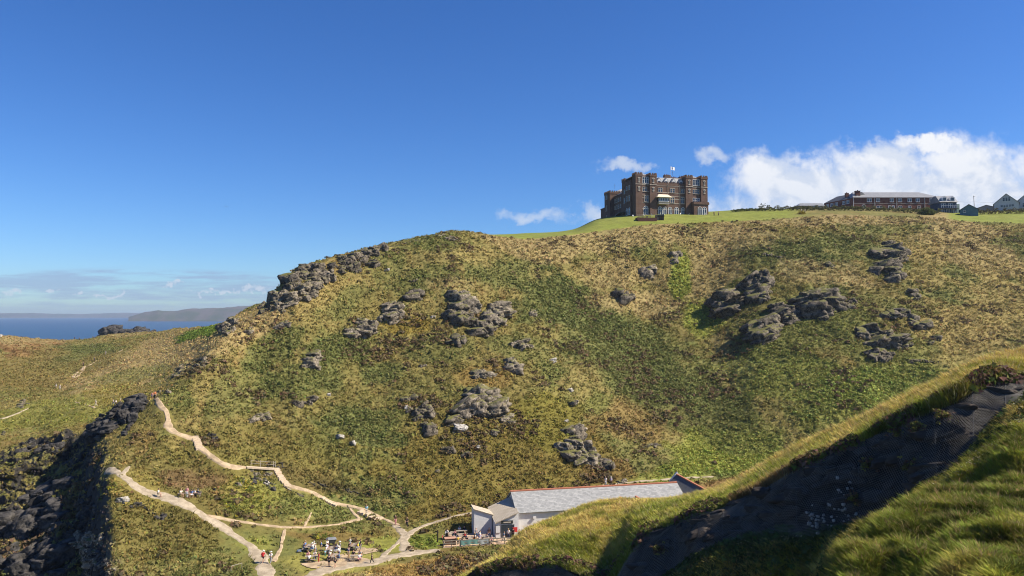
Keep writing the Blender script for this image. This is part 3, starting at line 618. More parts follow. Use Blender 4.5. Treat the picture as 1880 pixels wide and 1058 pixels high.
gr = sstep(TC[:, 1]/(TC[:, 0]+1e-6), .95, 1.25)            # greener ground carries scrub, the rest tussock
p, c, k = pick(TV, TC, TRK, TSEG, TN, TSH, TPP, .9, 9.2, 52000, dens*(.12+gr))
sz = (.30+.55*RNG.random(len(p))**2)*(.9+.5*sstep(p[:, 1], 130, 300)); o = clumps('scrub', p, c*1.15, sz*.9, 11, flat=.5); tag(o, kind='stuff')
p, c, k = pick(TV, TC, TRK, TSEG, TN, TSH, TPP, .9, 9.2, 80000, dens*(1.1-gr*.8))
sz = (.34+.42*RNG.random(len(p))**2)*(.9+.5*sstep(p[:, 1], 130, 300)); o = blades('tussock_grass', p, c*1.25, sz, 8, spread=.5, wide=.10); tag(o, kind='stuff')
# darker heather and bramble cushions in patches
hm = sstep(fbm(TV[:, 0]/9, TV[:, 1]/9, 4, 501, .6), .12, .4); p, c, k = pick(TV, TC, TRK, TSEG, TN, TSH, TPP, .9, 5, 4200, dens*hm)
o = clumps('heather', p, np.tile(np.array((.11, .08, .04)), (len(p), 1))*(.7+.6*RNG.random((len(p), 1))), .45+.5*RNG.random(len(p)), 14); tag(o, kind='stuff')
# near slope: long grass
nf = np.abs((NN[:, 0]*NV[:, 0]+NN[:, 1]*NV[:, 1]+NN[:, 2]*(NV[:, 2]-EYE))/np.linalg.norm(NV-[0, 0, EYE], axis=1))
nd = (1-NRK)*(45/NV[:, 1])**1.5*(.15+nf)
p, c, k = pick(NV, NC, NRK, NSEG, NN, NSH, NPP, 3.98, 5.6, 70000, nd); sz = .20+.32*RNG.random(len(p))**2
o = blades('long_grass', p, c*np.array([1.5, 1.42, 1.2])*(1+.35*fbm(p[:, 0]/.9, p[:, 1]/.9, 2, 555))[:, None], sz, 11, spread=.7, lean=(-.10, -.02), wide=.06, jit=.9); tag(o, kind='stuff')
p, c, k = pick(NV, NC, NRK, NSEG, NN, NSH, NPP, .2, 2.98, 80000, nd); sz = .13+.28*RNG.random(len(p))**2.5
o = blades('hummock_grass', p, c*np.array([1.3, 1.25, 1.1])*(1+.8*fbm(p[:, 0]/.8, p[:, 1]/.8, 2, 556))[:, None], sz, 12, spread=.9, lean=(-.12, -.08), wide=.06, jit=1.1); tag(o, kind='stuff')
# pale seeding stems standing above the turf, and rusty dock between them
p, c, k = pick(NV, NC, NRK, NSEG, NN, NSH, NPP, 3.98, 5.4, 7000, nd); o = blades('seeding_grass', p, np.tile(np.array((.42, .34, .17)), (len(p), 1)), .45+.3*RNG.random(len(p)), 4, spread=.4, lean=(-.1, 0), wide=.022, jit=.35); tag(o, kind='stuff')
p, c, k = pick(NV, NC, NRK, NSEG, NN, NSH, NPP, .3, 2.95, 9000, nd); o = blades('dead_stems', p, np.tile(np.array((.34, .24, .11)), (len(p), 1))*(.5+.8*RNG.random((len(p), 1))), .25+.3*RNG.random(len(p)), 5, spread=.6, lean=(0, 0), wide=.022, jit=.6); tag(o, kind='stuff')
hm = sstep(fbm(NV[:, 0]/1.6, NV[:, 1]/1.6, 3, 541), .05, .3); p, c, k = pick(NV, NC, NRK, NSEG, NN, NSH, NPP, .3, 2.95, 3800, nd*hm); o = clumps('low_herbs', p, np.array((.14, .12, .035))*(.6+.8*RNG.random((len(p), 1))), .10+.16*RNG.random(len(p)), 14, flat=.6); tag(o, kind='stuff')
# brown heather cushions hanging on the lip of the cliff, some on the net
hm = sstep(fbm(NV[:, 0]/2.5, NV[:, 1]/2.5, 3, 521)+(NSEG-4)*1.2, -.08, .2); p, c, k = pick(NV, NC, NRK, NSEG, NN, NSH, NPP, 3.84, 4.12, 8000, (nd*0+1)*hm)
hc = np.where(RNG.random((len(p), 1)) < .5, np.array((.10, .055, .04)), np.array((.09, .10, .02))); o = clumps('lip_heather', p, hc*(.7+.6*RNG.random((len(p), 1))), .2+.3*RNG.random(len(p))**2, 22, flat=.8); tag(o, kind='stuff')
hm = sstep(fbm(NV[:, 0]/2, NV[:, 1]/2, 3, 531), .0, .3); p, c, k = pick(NV, NC, NRK, NSEG, NN, NSH, NPP, 2.3, 3.06, 5200, (nd*0+1)*(.15+sstep(NSEG, 2.75, 3.0))*(.3+hm))
o = clumps('gully_bramble', p, np.array((.05, .065, .018))*(.7+.7*RNG.random((len(p), 1))), .2+.3*RNG.random(len(p))**2, 20); tag(o, kind='stuff')
# small pale flower heads in the gully and on the knoll
p, c, k = pick(NV, NC, NRK, NSEG, NN, NSH, NPP, 2.0, 2.97, 1500, nd*0+1); o = clumps('flower_heads', p+np.array([0, 0, .35]), np.tile(np.array((.42, .38, .22)), (len(p), 1)), np.full(len(p), .05), 3, leaf=.6); tag(o, kind='stuff')
p, c, k = pick(NV, NC, NRK, NSEG, NN, NSH, NPP, 4.1, 5.0, 2200, nd*0+1); o = clumps('yellow_flowers', p+np.array([0, 0, .3]), np.tile(np.array((.50, .44, .08)), (len(p), 1)), np.full(len(p), .06), 3, leaf=.6); tag(o, kind='stuff')
# gorse in flower beside the stepped path
for gi, (gx, gy, gn) in enumerate(((452, 896, 60), (434, 936, 50), (420, 925, 40), (478, 922, 20), (590, 988, 40), (196, 905, 20))):
    c0 = place1(gx, gy); q = np.array(c0)+RNG.normal(size=(gn, 3))*np.array([1.0, 1.0, .12]); q[:, 2] = hfull(q[:, 0], q[:, 1])+EYE+.3
    cc_ = np.where(RNG.random((gn, 1)) < .16, np.array((.34, .28, .03)), np.array((.11, .12, .025))); o = clumps('gorse_bush', q, cc_, np.full(gn, .32), 10)
    tag(o, ['yellow flowering gorse right of the leaning rock slab', 'yellow gorse low on the grassy bank above the long grass path', 'sparse yellow gorse on the bank left of the leaning rock slab', 'small gorse patch on the bank under the stone footbridge', 'yellow-brown gorse on the bank behind the left picnic tables', 'pale gorse tuft just below the top end of the gravel track'][gi], 'gorse bush', 'gorse bushes on the banks')
# ---------------------------------------------------------------- rocks
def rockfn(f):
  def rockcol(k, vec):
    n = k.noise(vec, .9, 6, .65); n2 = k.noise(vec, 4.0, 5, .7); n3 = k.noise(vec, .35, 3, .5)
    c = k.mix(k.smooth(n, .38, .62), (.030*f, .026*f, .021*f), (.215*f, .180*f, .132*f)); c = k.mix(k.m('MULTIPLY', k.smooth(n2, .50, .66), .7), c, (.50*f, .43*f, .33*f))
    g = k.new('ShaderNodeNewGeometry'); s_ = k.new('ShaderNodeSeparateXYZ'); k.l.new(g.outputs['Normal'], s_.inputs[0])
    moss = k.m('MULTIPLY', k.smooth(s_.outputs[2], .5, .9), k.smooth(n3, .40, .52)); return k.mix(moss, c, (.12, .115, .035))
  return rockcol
mrock2 = mat('mossy_darkened_slate', fn=rockfn(.68), rough=.9, spec=.2, bump=.9, bscale=2.4, bdist=.2, coord='World')  # same slate darkened all over; paints the shade of the skyline crags
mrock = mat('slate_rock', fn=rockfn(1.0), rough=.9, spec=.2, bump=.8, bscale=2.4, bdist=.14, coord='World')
def palecol(k, vec):
    n = k.noise(vec, 1.6, 6, .65); return k.mix(k.smooth(n, .35, .62), (.20, .185, .155), (.44, .41, .36))
mpale = mat('pale_rock', fn=palecol, rough=.9, spec=.2, bump=.7, bscale=4, bdist=.12, coord='World')
def shadedcol(k, vec):
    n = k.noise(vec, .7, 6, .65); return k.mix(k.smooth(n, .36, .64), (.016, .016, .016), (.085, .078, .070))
mdark = mat('shaded_dark_rock', fn=shadedcol, rough=.9, spec=.2, bump=.9, bscale=2.2, bdist=.25, coord='World')  # darker rock colour that carries the shade of the cove
_ico = {}
def ico(sub):
    if sub not in _ico:
        bm = bmesh.new(); bmesh.ops.create_icosphere(bm, subdivisions=sub, radius=1); _ico[sub] = (np.array([v.co[:] for v in bm.verts]), np.array([[v.index for v in f.verts] for f in bm.faces])); bm.free()
    return _ico[sub]
def chunk(sub, r, size, strata, seed):
    """one block of bedded slate: a faceted block, stepped along its bedding planes, then tilted"""
    D, Fc = ico(sub); n = np.concatenate([np.eye(3), -np.eye(3)])+r.normal(size=(6, 3))*.22; n = np.concatenate([n, r.normal(size=(7, 3))]); n /= np.linalg.norm(n, axis=1, keepdims=True); off = np.r_[.68+.2*r.random(6), .85+.3*r.random(7)]
    dp = D@n.T; R_ = np.min(np.where(dp > .05, off/np.maximum(dp, .05), 9), axis=1); R_ = np.minimum(R_, 1.3); v = D*R_[:, None]
    nl_ = int(3+size[2]*2.2) if sub > 2 else 2; q = np.clip((v[:, 2]*.5+.5)*nl_+.35*fbm3(v[:, 0]*1.3+seed, v[:, 1]*1.3, v[:, 2]*0, 2, 4), 0, nl_-1e-3).astype(int)
    fac = .80+.30*r.random(nl_+1); sh = r.normal(size=(nl_+1, 2))*.05; v[:, :2] = v[:, :2]*fac[q][:, None]+sh[q]
    cr_ = np.abs(fbm3(v[:, 0]*2.1+seed, v[:, 1]*2.1, v[:, 2]*.7, 3, 8)); v[:, :2] *= (1-.30*(1-sstep(cr_, .0, .10)))[:, None]
    v = v*(1+.03*fbm3(v[:, 0]*5+seed, v[:, 1]*5, v[:, 2]*9, 3, 3, .6)[:, None]); v = v*size
    a, b, g_ = strata; ca, sa = math.cos(a), math.sin(a); v = v@np.array([[ca, 0, -sa], [0, 1, 0], [sa, 0, ca]])
    cb, sb = math.cos(b), math.sin(b); v = v@np.array([[1, 0, 0], [0, cb, -sb], [0, sb, cb]])
    cg, sg = math.cos(g_), math.sin(g_); v = v@np.array([[cg, sg, 0], [-sg, cg, 0], [0, 0, 1]]); return v, Fc
def outcrop(cx, cy, w, h, n, label, m=None, rot=0., sub=3, dip=.5, prot=.27, cat='rock', name='rock_outcrop', group='rock outcrops on the hillside', big=1.0, d0=90, seed=None, poly=None):
    n = n if n == 1 else int(n*1.7); r = np.random.default_rng(int(cx*31+cy*7) if seed is None else seed); b = math.radians(rot); VV = []; FF = []; o_ = 0; pts = []
    for i in range(n):
        if poly is not None:
            f = r.random()*(len(poly)-1); j = int(f); f -= j; qx = poly[j][0]*(1-f)+poly[j+1][0]*f; qy = poly[j][1]*(1-f)+poly[j+1][1]*f; ww = poly[j][2]*(1-f)+poly[j+1][2]*f
            pts.append((qx+r.normal()*ww*.28, qy+r.normal()*ww*.28))
        else:
            q = math.sqrt(r.random())*.5*(1 if n > 1 else 0); an = r.random()*6.2832; u = q*math.cos(an)*w*.8; v = q*math.sin(an)*h*.8; pts.append((cx+u*math.cos(b)-v*math.sin(b), cy+u*math.sin(b)+v*math.cos(b)))
    pts = np.array(pts); X_, Y_, Z_ = place(pts[:, 0], pts[:, 1], d0=d0)
    ok = ~np.isnan(X_); 
    if not ok.any(): print('no place', label); return None
    X_, Y_, Z_ = X_[ok], Y_[ok], Z_[ok]
    L = []
    for i in range(len(X_)):
        s_ = Y_[i]/F; base = (min(w, h*1.5) if n > 1 else w)*s_*(.5 if n == 1 else .17+.28*r.random()**1.5)*big
        if n > 1 and w > 55: base *= 1.15
        if n > 6: base *= 1.1/math.sqrt(n/6)**.6
        size = np.array([base*(1+.6*r.random()), base*(.75+.35*r.random()), base*(.6+.5*r.random())])
        if n == 1: size = np.array([w*s_*.5, w*s_*.4, max(h*s_*.55, w*s_*.25)])
        L.append((np.array([X_[i], Y_[i], Z_[i]]), size))
    # bridge loose blocks so that an outcrop is one body of rock
    if len(L) > 1:
        done = [0]; todo = list(range(1, len(L))); extra = []
        while todo:
            bi = min(((np.linalg.norm((L[i][0]-L[j][0])), i, j) for i in done for j in todo)); dist, i, j = bi; rr = .62*(L[i][1][0]+L[j][1][0]); k_ = min(6, int(dist/max(rr, .1)))
            for q in range(k_):
                f = (q+1)/(k_+1); p = L[i][0]*(1-f)+L[j][0]*f; p[2] = zat(p[0], p[1]); extra.append((p, (L[i][1]+L[j][1])*.5*np.array([.95, .9, .7])))
            done.append(j); todo.remove(j)
        L += extra
    for p, size in L:
        v, Fc = chunk(sub, r, size, (-dip*.55+.18*r.normal(), .16*r.normal(), .5*r.normal()), seed=r.random()*50)
        v = v+p+np.array([0, size[1]*.15, size[2]*(prot-.25)]); VV.append(v); FF.append(Fc+o_); o_ += len(v)
    c0 = np.array([X_.mean(), Y_.mean(), Z_.min()]); V_ = np.concatenate(VV)-c0
    o = npmesh(name, V_, np.concatenate(FF), m or mrock); o.location = c0; tag(o, label, cat, group); return o
RK = [ # cx, cy, w, h, n, rot, label
(850,556,76,34,9,10,'long pale curved ledge crowning the biggest mid-slope crag'),(842,586,58,34,9,0,'dark shaded block at the left foot of the biggest mid-slope crag'),(905,578,54,40,9,10,'cracked grey right half of the biggest mid-slope crag'),(880,605,70,24,8,5,'dark broken ledges along the bottom of the biggest mid-slope crag'),(838,625,40,22,6,0,'small dark crag just under the biggest mid-slope crag'),
(722,575,54,34,9,-20,'pale grey fan-shaped crag left of the biggest mid-slope crag'),(664,607,52,34,8,-25,'grey triangular crag with pale rim, lower left of the fan-shaped crag'),(756,543,34,18,5,0,'small dark crag above the fan-shaped crag'),(757,515,22,8,3,-10,'thin pale ledge above the small dark crag'),(976,576,24,12,3,10,'small pale-topped rock right of the biggest mid-slope crag'),
(958,634,50,20,7,0,'low broken ledge below and right of the biggest mid-slope crag'),(940,675,42,26,7,25,'brown crumbling crag above the big blocky crag'),(880,690,50,20,6,0,'pale layered ledge on top of the big blocky crag'),(882,742,72,56,14,20,'big blocky brown crag at the middle of the hillside'),(833,768,32,26,5,0,'small dark knob touching the left side of the big blocky crag'),
(925,770,60,14,6,10,'low brown ledge trailing right from the big blocky crag'),(770,762,62,22,7,10,'dark ledge with white stones left of the big blocky crag'),(790,788,40,22,6,0,'dark stepped rocks under the ledge with white stones'),(750,735,34,14,4,-10,'dark small crag above the ledge with white stones'),(820,828,30,14,3,20,'dark flat rock on the brown turf below the big blocky crag'),(860,836,36,14,4,15,'long dark slab right of the dark flat rock on brown turf'),(806,866,18,9,2,0,'tiny isolated rock low on the brown turf'),
(1062,835,72,38,13,25,'wide pale weathered crag low on the slope above the long roof'),(1052,797,36,24,5,0,'pale grey rock on top of the wide weathered crag'),(1104,856,60,18,6,10,'dark broken right end of the wide weathered crag'),(1052,742,24,14,3,10,'small scattered stones between the wide weathered crag and the white boulder'),(1200,820,40,9,4,0,'dark overhanging ledge above the bright green hollow'),(1142,885,20,9,3,0,'small rocks beside the two walkers behind the long roof'),
(478,768,50,14,5,-20,'low ledge of rock above the upper bend of the hill path'),(570,665,46,22,6,-30,'broken pale stones in the scrub right of the ridge'),(560,740,40,16,4,-20,'small dark ledge in the green scrub'),(775,672,14,8,2,0,'tiny dark rock alone in dark green scrub'),(520,600,30,14,4,-30,'small rocks beneath the foot of the skyline crag'),(458,607,22,12,3,-20,'pale stones right of the upright ridge rock'),
(1142,545,44,24,6,10,'dark ledge with pale top on the straw slope below the castle hotel'),(1190,501,36,20,5,5,'grey slanting slab below the castle hotel'),(1243,474,22,32,5,20,'thin upright rock split beside the lime green streak'),(1219,577,20,10,2,0,'tiny dark rock left of the lime green patch'),(1330,564,60,46,10,10,'round dark crag at the left of the right-hand crags'),(1397,522,56,34,9,-25,'slanting grey crag up and right of the round dark crag'),(1392,546,44,30,7,-15,'vertical-cracked lower half of the slanting grey crag'),
(1428,470,34,7,3,5,'thin pale ledge high on the right-hand slope'),(1527,489,26,9,3,5,'small isolated pale ledge left of the tall dark pillar'),(1510,562,74,64,15,10,'tallest dark crag at the centre of the right-hand crags'),(1450,580,70,30,9,20,'tumbled rocks left of the tallest dark crag'),(1400,610,60,42,9,20,'shaded crag at the lower left of the right-hand crags'),(1560,560,30,18,4,-20,'dark notch of rock right of the tallest dark crag'),
(1628,482,56,66,14,15,'tall dark rock pillar on the upper right slope'),(1634,450,46,14,4,10,'low rocks above the tall dark rock pillar'),(1645,510,30,26,5,30,'broken foot of the tall dark rock pillar'),(1678,542,26,30,5,20,'small jagged rocks trailing below the tall dark pillar'),(1640,577,62,20,8,10,'long dark ledge above the lowest right-hand crag'),(1684,594,42,22,6,20,'dark ledge end pointing right above the cube-shaped rock'),(1612,622,90,34,12,12,'wide smooth-faced crag low on the right slope'),(1660,636,60,14,5,5,'thin grey spur trailing from the wide smooth-faced crag'),
(1713,625,24,24,3,0,'cube-shaped grey rock right of the wide smooth-faced crag'),(1618,656,54,22,7,10,'dark rounded crag beneath the wide smooth-faced crag'),(1690,664,90,9,6,0,'thin ledge running right from the dark rounded crag'),(1408,470,20,9,2,0,'little pale rock at the left of the thin ledge high on the slope'),
]
for i, (cx, cy, w, h, n, rot, lab) in enumerate(RK):
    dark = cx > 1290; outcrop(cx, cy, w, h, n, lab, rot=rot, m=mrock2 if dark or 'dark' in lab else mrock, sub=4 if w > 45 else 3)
BL = [ # single boulders
(648,815,14,12,'white boulder lying at the edge of the dark green scrub patch',1),(624,803,20,8,'flat whitish stones left of the white boulder in the scrub',1),(845,790,30,18,'large pale rounded boulder under the big blocky crag',1),(861,797,9,7,'small pale stone beside the large pale rounded boulder',1),(907,796,20,14,'brown pointed boulder right of the large pale boulder',0),(748,751,13,10,'brightest white boulder on the dark ledge',1),(768,766,9,7,'small white stone right of the brightest white boulder',1),
(1014,663,20,10,'pale flat boulder alone on the upper green slope',1),(1046,718,12,9,'white boulder alone above the stony patch',1),(795,583,13,6,'flat white stone left of the biggest mid-slope crag',1),(876,822,12,8,'small pale stone on the brown turf under the pointed boulder',1),(1040,775,12,9,'pale stone above the wide weathered crag',1),(224,920,26,14,'pale overhanging boulder below the gravel track',1),(163,810,16,14,'grey round boulder at the foot of the shaded ridge face',0),(603,726,12,7,'small white stone in dark scrub on the left slope',1),
(436,892,12,12,'grey standing stone beside the leaning slab below the footbridge',0),(710,497,12,6,'pale flat stone under the skyline crag end',1),(652,612,10,7,'pale stone at the base of the grey triangular crag',1),
]
for (cx, cy, w, h, lab, pale) in BL: outcrop(cx, cy, w, h, 1, lab, m=mpale if pale else mrock, name='boulder', cat='boulder', group='boulders on the hillside', dip=.1, sub=4)
# skyline crag and ridge rocks at the left: traced chains
def chain(poly, n, label, m=None, size=1.0, prot=.4, **k):
    w = max(p[2] for p in poly); return outcrop(poly[0][0], poly[0][1], w, w*.7, n, label, m=m, poly=poly, big=size, prot=prot, sub=4, **k)
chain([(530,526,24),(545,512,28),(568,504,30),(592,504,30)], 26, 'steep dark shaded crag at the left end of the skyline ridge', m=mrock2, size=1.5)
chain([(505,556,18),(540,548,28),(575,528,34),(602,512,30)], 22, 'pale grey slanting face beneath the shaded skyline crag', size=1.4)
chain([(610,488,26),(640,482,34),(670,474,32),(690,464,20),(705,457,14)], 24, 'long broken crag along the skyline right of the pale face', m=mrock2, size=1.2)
chain([(474,576,12),(488,564,16),(506,548,18)], 12, 'dark tapering rocks running down the skyline at its left end', m=mrock2, size=1.2)
chain([(508,575,12),(530,560,14),(548,548,14)], 9, 'ragged pale stones under the shaded skyline crag', size=1.1)
chain([(712,455,8),(735,449,8),(760,441,7),(790,434,6),(815,430,6)], 14, 'thin row of stones along the grassy skyline', size=.9)
chain([(800,433,10),(820,438,12),(840,440,9)], 9, 'small dark crag just under the grassy summit', size=1.0)
chain([(410,612,16),(420,603,20),(428,594,14)], 12, 'upright dark rock standing on the ridge by the straw slope', size=1.5, prot=.9)
chain([(316,692,12),(332,684,18),(350,677,20),(368,665,16),(380,655,8)], 20, 'knobbly rocks along the ridge above the path gap', size=1.3)
chain([(286,727,10),(298,722,12),(310,715,10)], 8, 'sloping rock wall beside the walkers at the path gap', size=1.1)
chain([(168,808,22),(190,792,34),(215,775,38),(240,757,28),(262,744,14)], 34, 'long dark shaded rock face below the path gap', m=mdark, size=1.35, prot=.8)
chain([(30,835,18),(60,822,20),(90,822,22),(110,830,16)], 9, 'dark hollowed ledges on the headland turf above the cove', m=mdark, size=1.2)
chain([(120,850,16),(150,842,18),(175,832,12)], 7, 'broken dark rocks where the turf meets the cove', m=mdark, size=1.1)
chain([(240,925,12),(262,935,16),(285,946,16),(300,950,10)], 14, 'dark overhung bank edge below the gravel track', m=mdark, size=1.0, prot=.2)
chain([(34,745,10),(44,742,12),(52,744,8)], 6, 'small dark ledge on the left headland turf', size=1.0)
chain([(4,796,6),(10,795,8)], 3, 'little dark stone beside the shore path', size=1.0)
chain([(-4,616,6),(3,615,8)], 3, 'pale rock on the left skyline above the sea', m=mpale, size=1.0, d0=350)
chain([(465,871,10),(480,873,12),(492,872,8)], 9, 'grey rock ledge under the stone footbridge', size=1.1)
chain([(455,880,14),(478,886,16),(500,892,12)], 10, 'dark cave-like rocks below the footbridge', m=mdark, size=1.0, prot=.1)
chain([(486,886,8),(494,893,8)], 4, 'pale triangular rock standing below the footbridge', m=mpale, size=1.3, prot=.9)
chain([(447,880,5),(443,893,5)], 4, 'thin leaning pale slab left of the footbridge rocks', m=mpale, size=1.2, prot=.9)
chain([(620,935,5),(645,930,5),(690,943,6)], 7, 'row of kerb stones above the stepped path', size=.9)
chain([(383,796,8),(392,803,12),(398,812,9)], 10, 'dark hollow of rock right of the upper path bend', m=mdark, size=1.0, prot=.2)  # dark rock colour fills in for the shade of the hollow
chain([(566,886,6),(590,890,7),(620,896,8),(650,903,9),(688,912,6)], 22, 'long dark eroded bank above the stepped path', m=mdark, size=.9, prot=.05)  # dark rock colour stands for the shadows along the bank
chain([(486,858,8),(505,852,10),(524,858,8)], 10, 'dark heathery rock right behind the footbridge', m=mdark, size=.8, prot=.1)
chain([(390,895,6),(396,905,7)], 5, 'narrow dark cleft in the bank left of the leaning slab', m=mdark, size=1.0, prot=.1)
# big broken cliff of the cove
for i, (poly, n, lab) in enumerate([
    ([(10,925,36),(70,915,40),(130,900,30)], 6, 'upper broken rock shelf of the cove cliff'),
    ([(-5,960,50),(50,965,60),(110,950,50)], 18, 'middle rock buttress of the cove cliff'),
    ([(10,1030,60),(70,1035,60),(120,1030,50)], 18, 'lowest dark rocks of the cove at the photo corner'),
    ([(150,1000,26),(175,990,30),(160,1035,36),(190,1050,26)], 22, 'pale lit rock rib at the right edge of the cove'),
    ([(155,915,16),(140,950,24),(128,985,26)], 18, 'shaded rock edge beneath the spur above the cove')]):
    chain(poly, n, lab, m=mrock if i == 3 else mdark, size=1.15 if i > 2 else 1.35, prot=.3)  # lit rib keeps plain slate, the others take the shade-darkened rock
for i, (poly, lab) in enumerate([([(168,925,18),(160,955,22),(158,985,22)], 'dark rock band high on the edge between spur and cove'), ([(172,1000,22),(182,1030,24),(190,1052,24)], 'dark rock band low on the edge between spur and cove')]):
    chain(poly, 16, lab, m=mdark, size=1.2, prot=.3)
# rock stack in the sea behind the headland
r = np.random.default_rng(5); VV = []; FF = []; o_ = 0; dS = 640.0
for (px, py, rx, rz_) in ((203,614,20,13),(216,610,20,16),(228,612,20,13),(243,613,18,11),(257,611,17,13),(267,615,12,9),(191,619,12,7)):
    for q in range(4):
        v, Fc = chunk(4, r, np.array([rx*.75, rx*.8, rz_*1.0])*dS/F*(.75+.3*r.random()), (-.3+.2*r.normal(), .2*r.normal(), r.random()), r.random()*40)
        x = A_(px, py)*dS+r.normal()*rx*.2*dS/F; zc = EYE+K_(py-1)*dS; v = v+np.array([x, dS+r.normal()*5, zc-rz_*.25*dS/F]); VV.append(v); FF.append(Fc+o_); o_ += len(v)
base_, Fc = ico(4); v = base_*np.array([20, 14, 36])+np.array([A_(230, 620)*dS, dS, 2]); v = v*(1+.0)
VV.append(v); FF.append(Fc+o_)
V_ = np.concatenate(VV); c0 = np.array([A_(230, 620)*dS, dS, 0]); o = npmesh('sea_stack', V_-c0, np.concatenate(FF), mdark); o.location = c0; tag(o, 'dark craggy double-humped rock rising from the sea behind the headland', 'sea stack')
# ---------------------------------------------------------------- buildings
def brickfn(a, b):
    def fn(k, vec):
        n = k.noise(vec, .5, 5, .6); n2 = k.noise(vec, 3.5, 3, .6); br = k.new('ShaderNodeTexBrick'); k.l.new(k.comb(k.m('ADD', *[s_ for s_ in sepxy(k, vec)]), sepz(k, vec), 0.0), br.inputs[0])
        br.inputs['Scale'].default_value = 1; br.inputs['Brick Width'].default_value = .5; br.inputs['Row Height'].default_value = .2; br.inputs['Mortar Size'].default_value = .02
        br.inputs['Color1'].default_value = (*a, 1); br.inputs['Color2'].default_value = (*b, 1); br.inputs['Mortar'].default_value = (a[0]*1.2, a[1]*1.3, a[2]*1.4, 1)
        c = k.mix(k.m('MULTIPLY', k.smooth(n, .4, .65), .5), br.outputs[0], tuple(q*.62 for q in a)); return k.mix(k.m('MULTIPLY', k.smooth(n2, .5, .7), .3), c, tuple(q*1.35 for q in b))
    return fn
def sepxy(k, vec):
    s_ = k.new('ShaderNodeSeparateXYZ'); k.l.new(vec, s_.inputs[0]); return s_.outputs[0], s_.outputs[1]
def sepz(k, vec):
    s_ = k.new('ShaderNodeSeparateXYZ'); k.l.new(vec, s_.inputs[0]); return s_.outputs[2]
mbrick = mat('brown_stone', fn=brickfn((.125, .076, .055), (.155, .10, .072)), rough=.9, spec=.15)
mbrick2 = mat('red_brick', fn=brickfn((.150, .066, .046), (.185, .09, .062)), rough=.9, spec=.15)
mtrim = mat('pale_stone', (.42, .37, .30), var=.2, vscale=2, rough=.85)
mwhite = mat('white_paint', (.66, .65, .62), var=.1, vscale=1.5, rough=.6)
mglass = mat('window_glass', (.035, .045, .055), rough=.08, spec=.6)
mslate = mat('grey_slate', (.20, .21, .22), var=.28, vscale=1.2, rough=.55, spec=.4, bump=.3, bscale=6)
mlead = mat('dark_slate', (.085, .088, .092), var=.25, vscale=1.5, rough=.6)
mcream = mat('cream_awning', (.62, .54, .40), var=.1, vscale=2, rough=.8)
mdarkw = mat('dark_timber', (.07, .05, .035), var=.3, vscale=3, rough=.9)
mtimber = mat('weathered_timber', (.26, .22, .17), var=.3, vscale=3, rough=.9)
mredt = mat('terracotta_ridge', (.40, .15, .085), var=.25, vscale=3, rough=.8)
def window(root, xf, u, v, w, h, arch=False, bars=1, name='window', frame=None, t_=.16, dep=.14, sill=True):
    """surround + mullions as one part, the glass as its sub-part; xf maps local (u, out, v) to the building"""
    f = MB(); n = 10
    if arch:
        hh = h-w/2
        out = [(u-w/2-t_, v), (u-w/2-t_, v+hh)]+[(u-(w/2+t_)*math.cos(math.pi*i/n), v+hh+(w/2+t_)*math.sin(math.pi*i/n)) for i in range(1, n)]+[(u+w/2+t_, v+hh), (u+w/2+t_, v)]
        inn = [(u-w/2, v), (u-w/2, v+hh)]+[(u-w/2*math.cos(math.pi*i/n), v+hh+w/2*math.sin(math.pi*i/n)) for i in range(1, n)]+[(u+w/2, v+hh), (u+w/2, v)]
        for i in range(len(out)-1):
            a, b, c_, d = out[i], out[i+1], inn[i+1], inn[i]; f.prism([a, b, c_, d], -dep, .02)
        f.box(u-w/2, u+w/2, -dep*.5, -.03, v+hh-.05, v+hh+.05)
        pane = MB().prism(inn, -.035, -.01)
    else:
        f.box(u-w/2-t_, u-w/2, -dep, .02, v, v+h); f.box(u+w/2, u+w/2+t_, -dep, .02, v, v+h); f.box(u-w/2-t_, u+w/2+t_, -dep-.01, .02, v+h, v+h+t_)
        pane = MB().box(u-w/2, u+w/2, -.035, -.01, v, v+h); f.box(u-w/2, u+w/2, -.08, -.03, v+h*.62-.04, v+h*.62+.04)
    if sill: f.box(u-w/2-t_*1.5, u+w/2+t_*1.5, -dep-.08, .02, v-.18, v-.003)
    for i in range(bars):
        q = u-w/2+w*(i+1)/(bars+1); f.box(q-.09, q+.09, -.09, -.031, v+.003, v+h-(.003 if not arch else w*.12))
    for m_ in (f, pane): m_.v = [tuple(xf @ Vector(q)) for q in m_.v]
    fo = f.build(name, frame or mtrim, root); pane.build('pane', mglass, fo); return fo
def crenel(mb, x0, x1, y0, y1, z_, h=.62, st=1.15):
    n = max(2, int(round((x1-x0)/st))); 
    for i in range(n):
        a = x0+(x1-x0)*i/n; mb.box(a, a+(x1-x0)/n*.55, y0-.04, y0+.34, z_, z_+h); mb.box(a, a+(x1-x0)/n*.55, y1-.34, y1+.04, z_, z_+h)
    n = max(2, int(round((y1-y0)/st)))
    for i in range(n):
        a = y0+(y1-y0)*i/n; mb.box(x0-.04, x0+.34, a+.36, a+.36+(y1-y0)/n*.4, z_, z_+h); mb.box(x1-.34, x1+.04, a+.36, a+.36+(y1-y0)/n*.4, z_, z_+h)
HD = 309.0; hx = A_(1165.5, 395)*HD; hz = EYE+K_(394.5)*HD; psi = math.radians(15)
hotel = empty('castle_hotel', (hx, HD, hz), psi, label='large brown stone castle-like hotel with battlemented towers on the green headland', cat='hotel')
U_ = lambda q: (q-640)*.0338
Vv = lambda q: (857-q)*.0302
I = Matrix.Identity(4)
side = Matrix(((0, 1, 0, 0), (-1, 0, 0, 0), (0, 0, 1, 0), (0, 0, 0, 1)))      # u runs toward the front, outward = -x
bpy.context.view_layer.update()
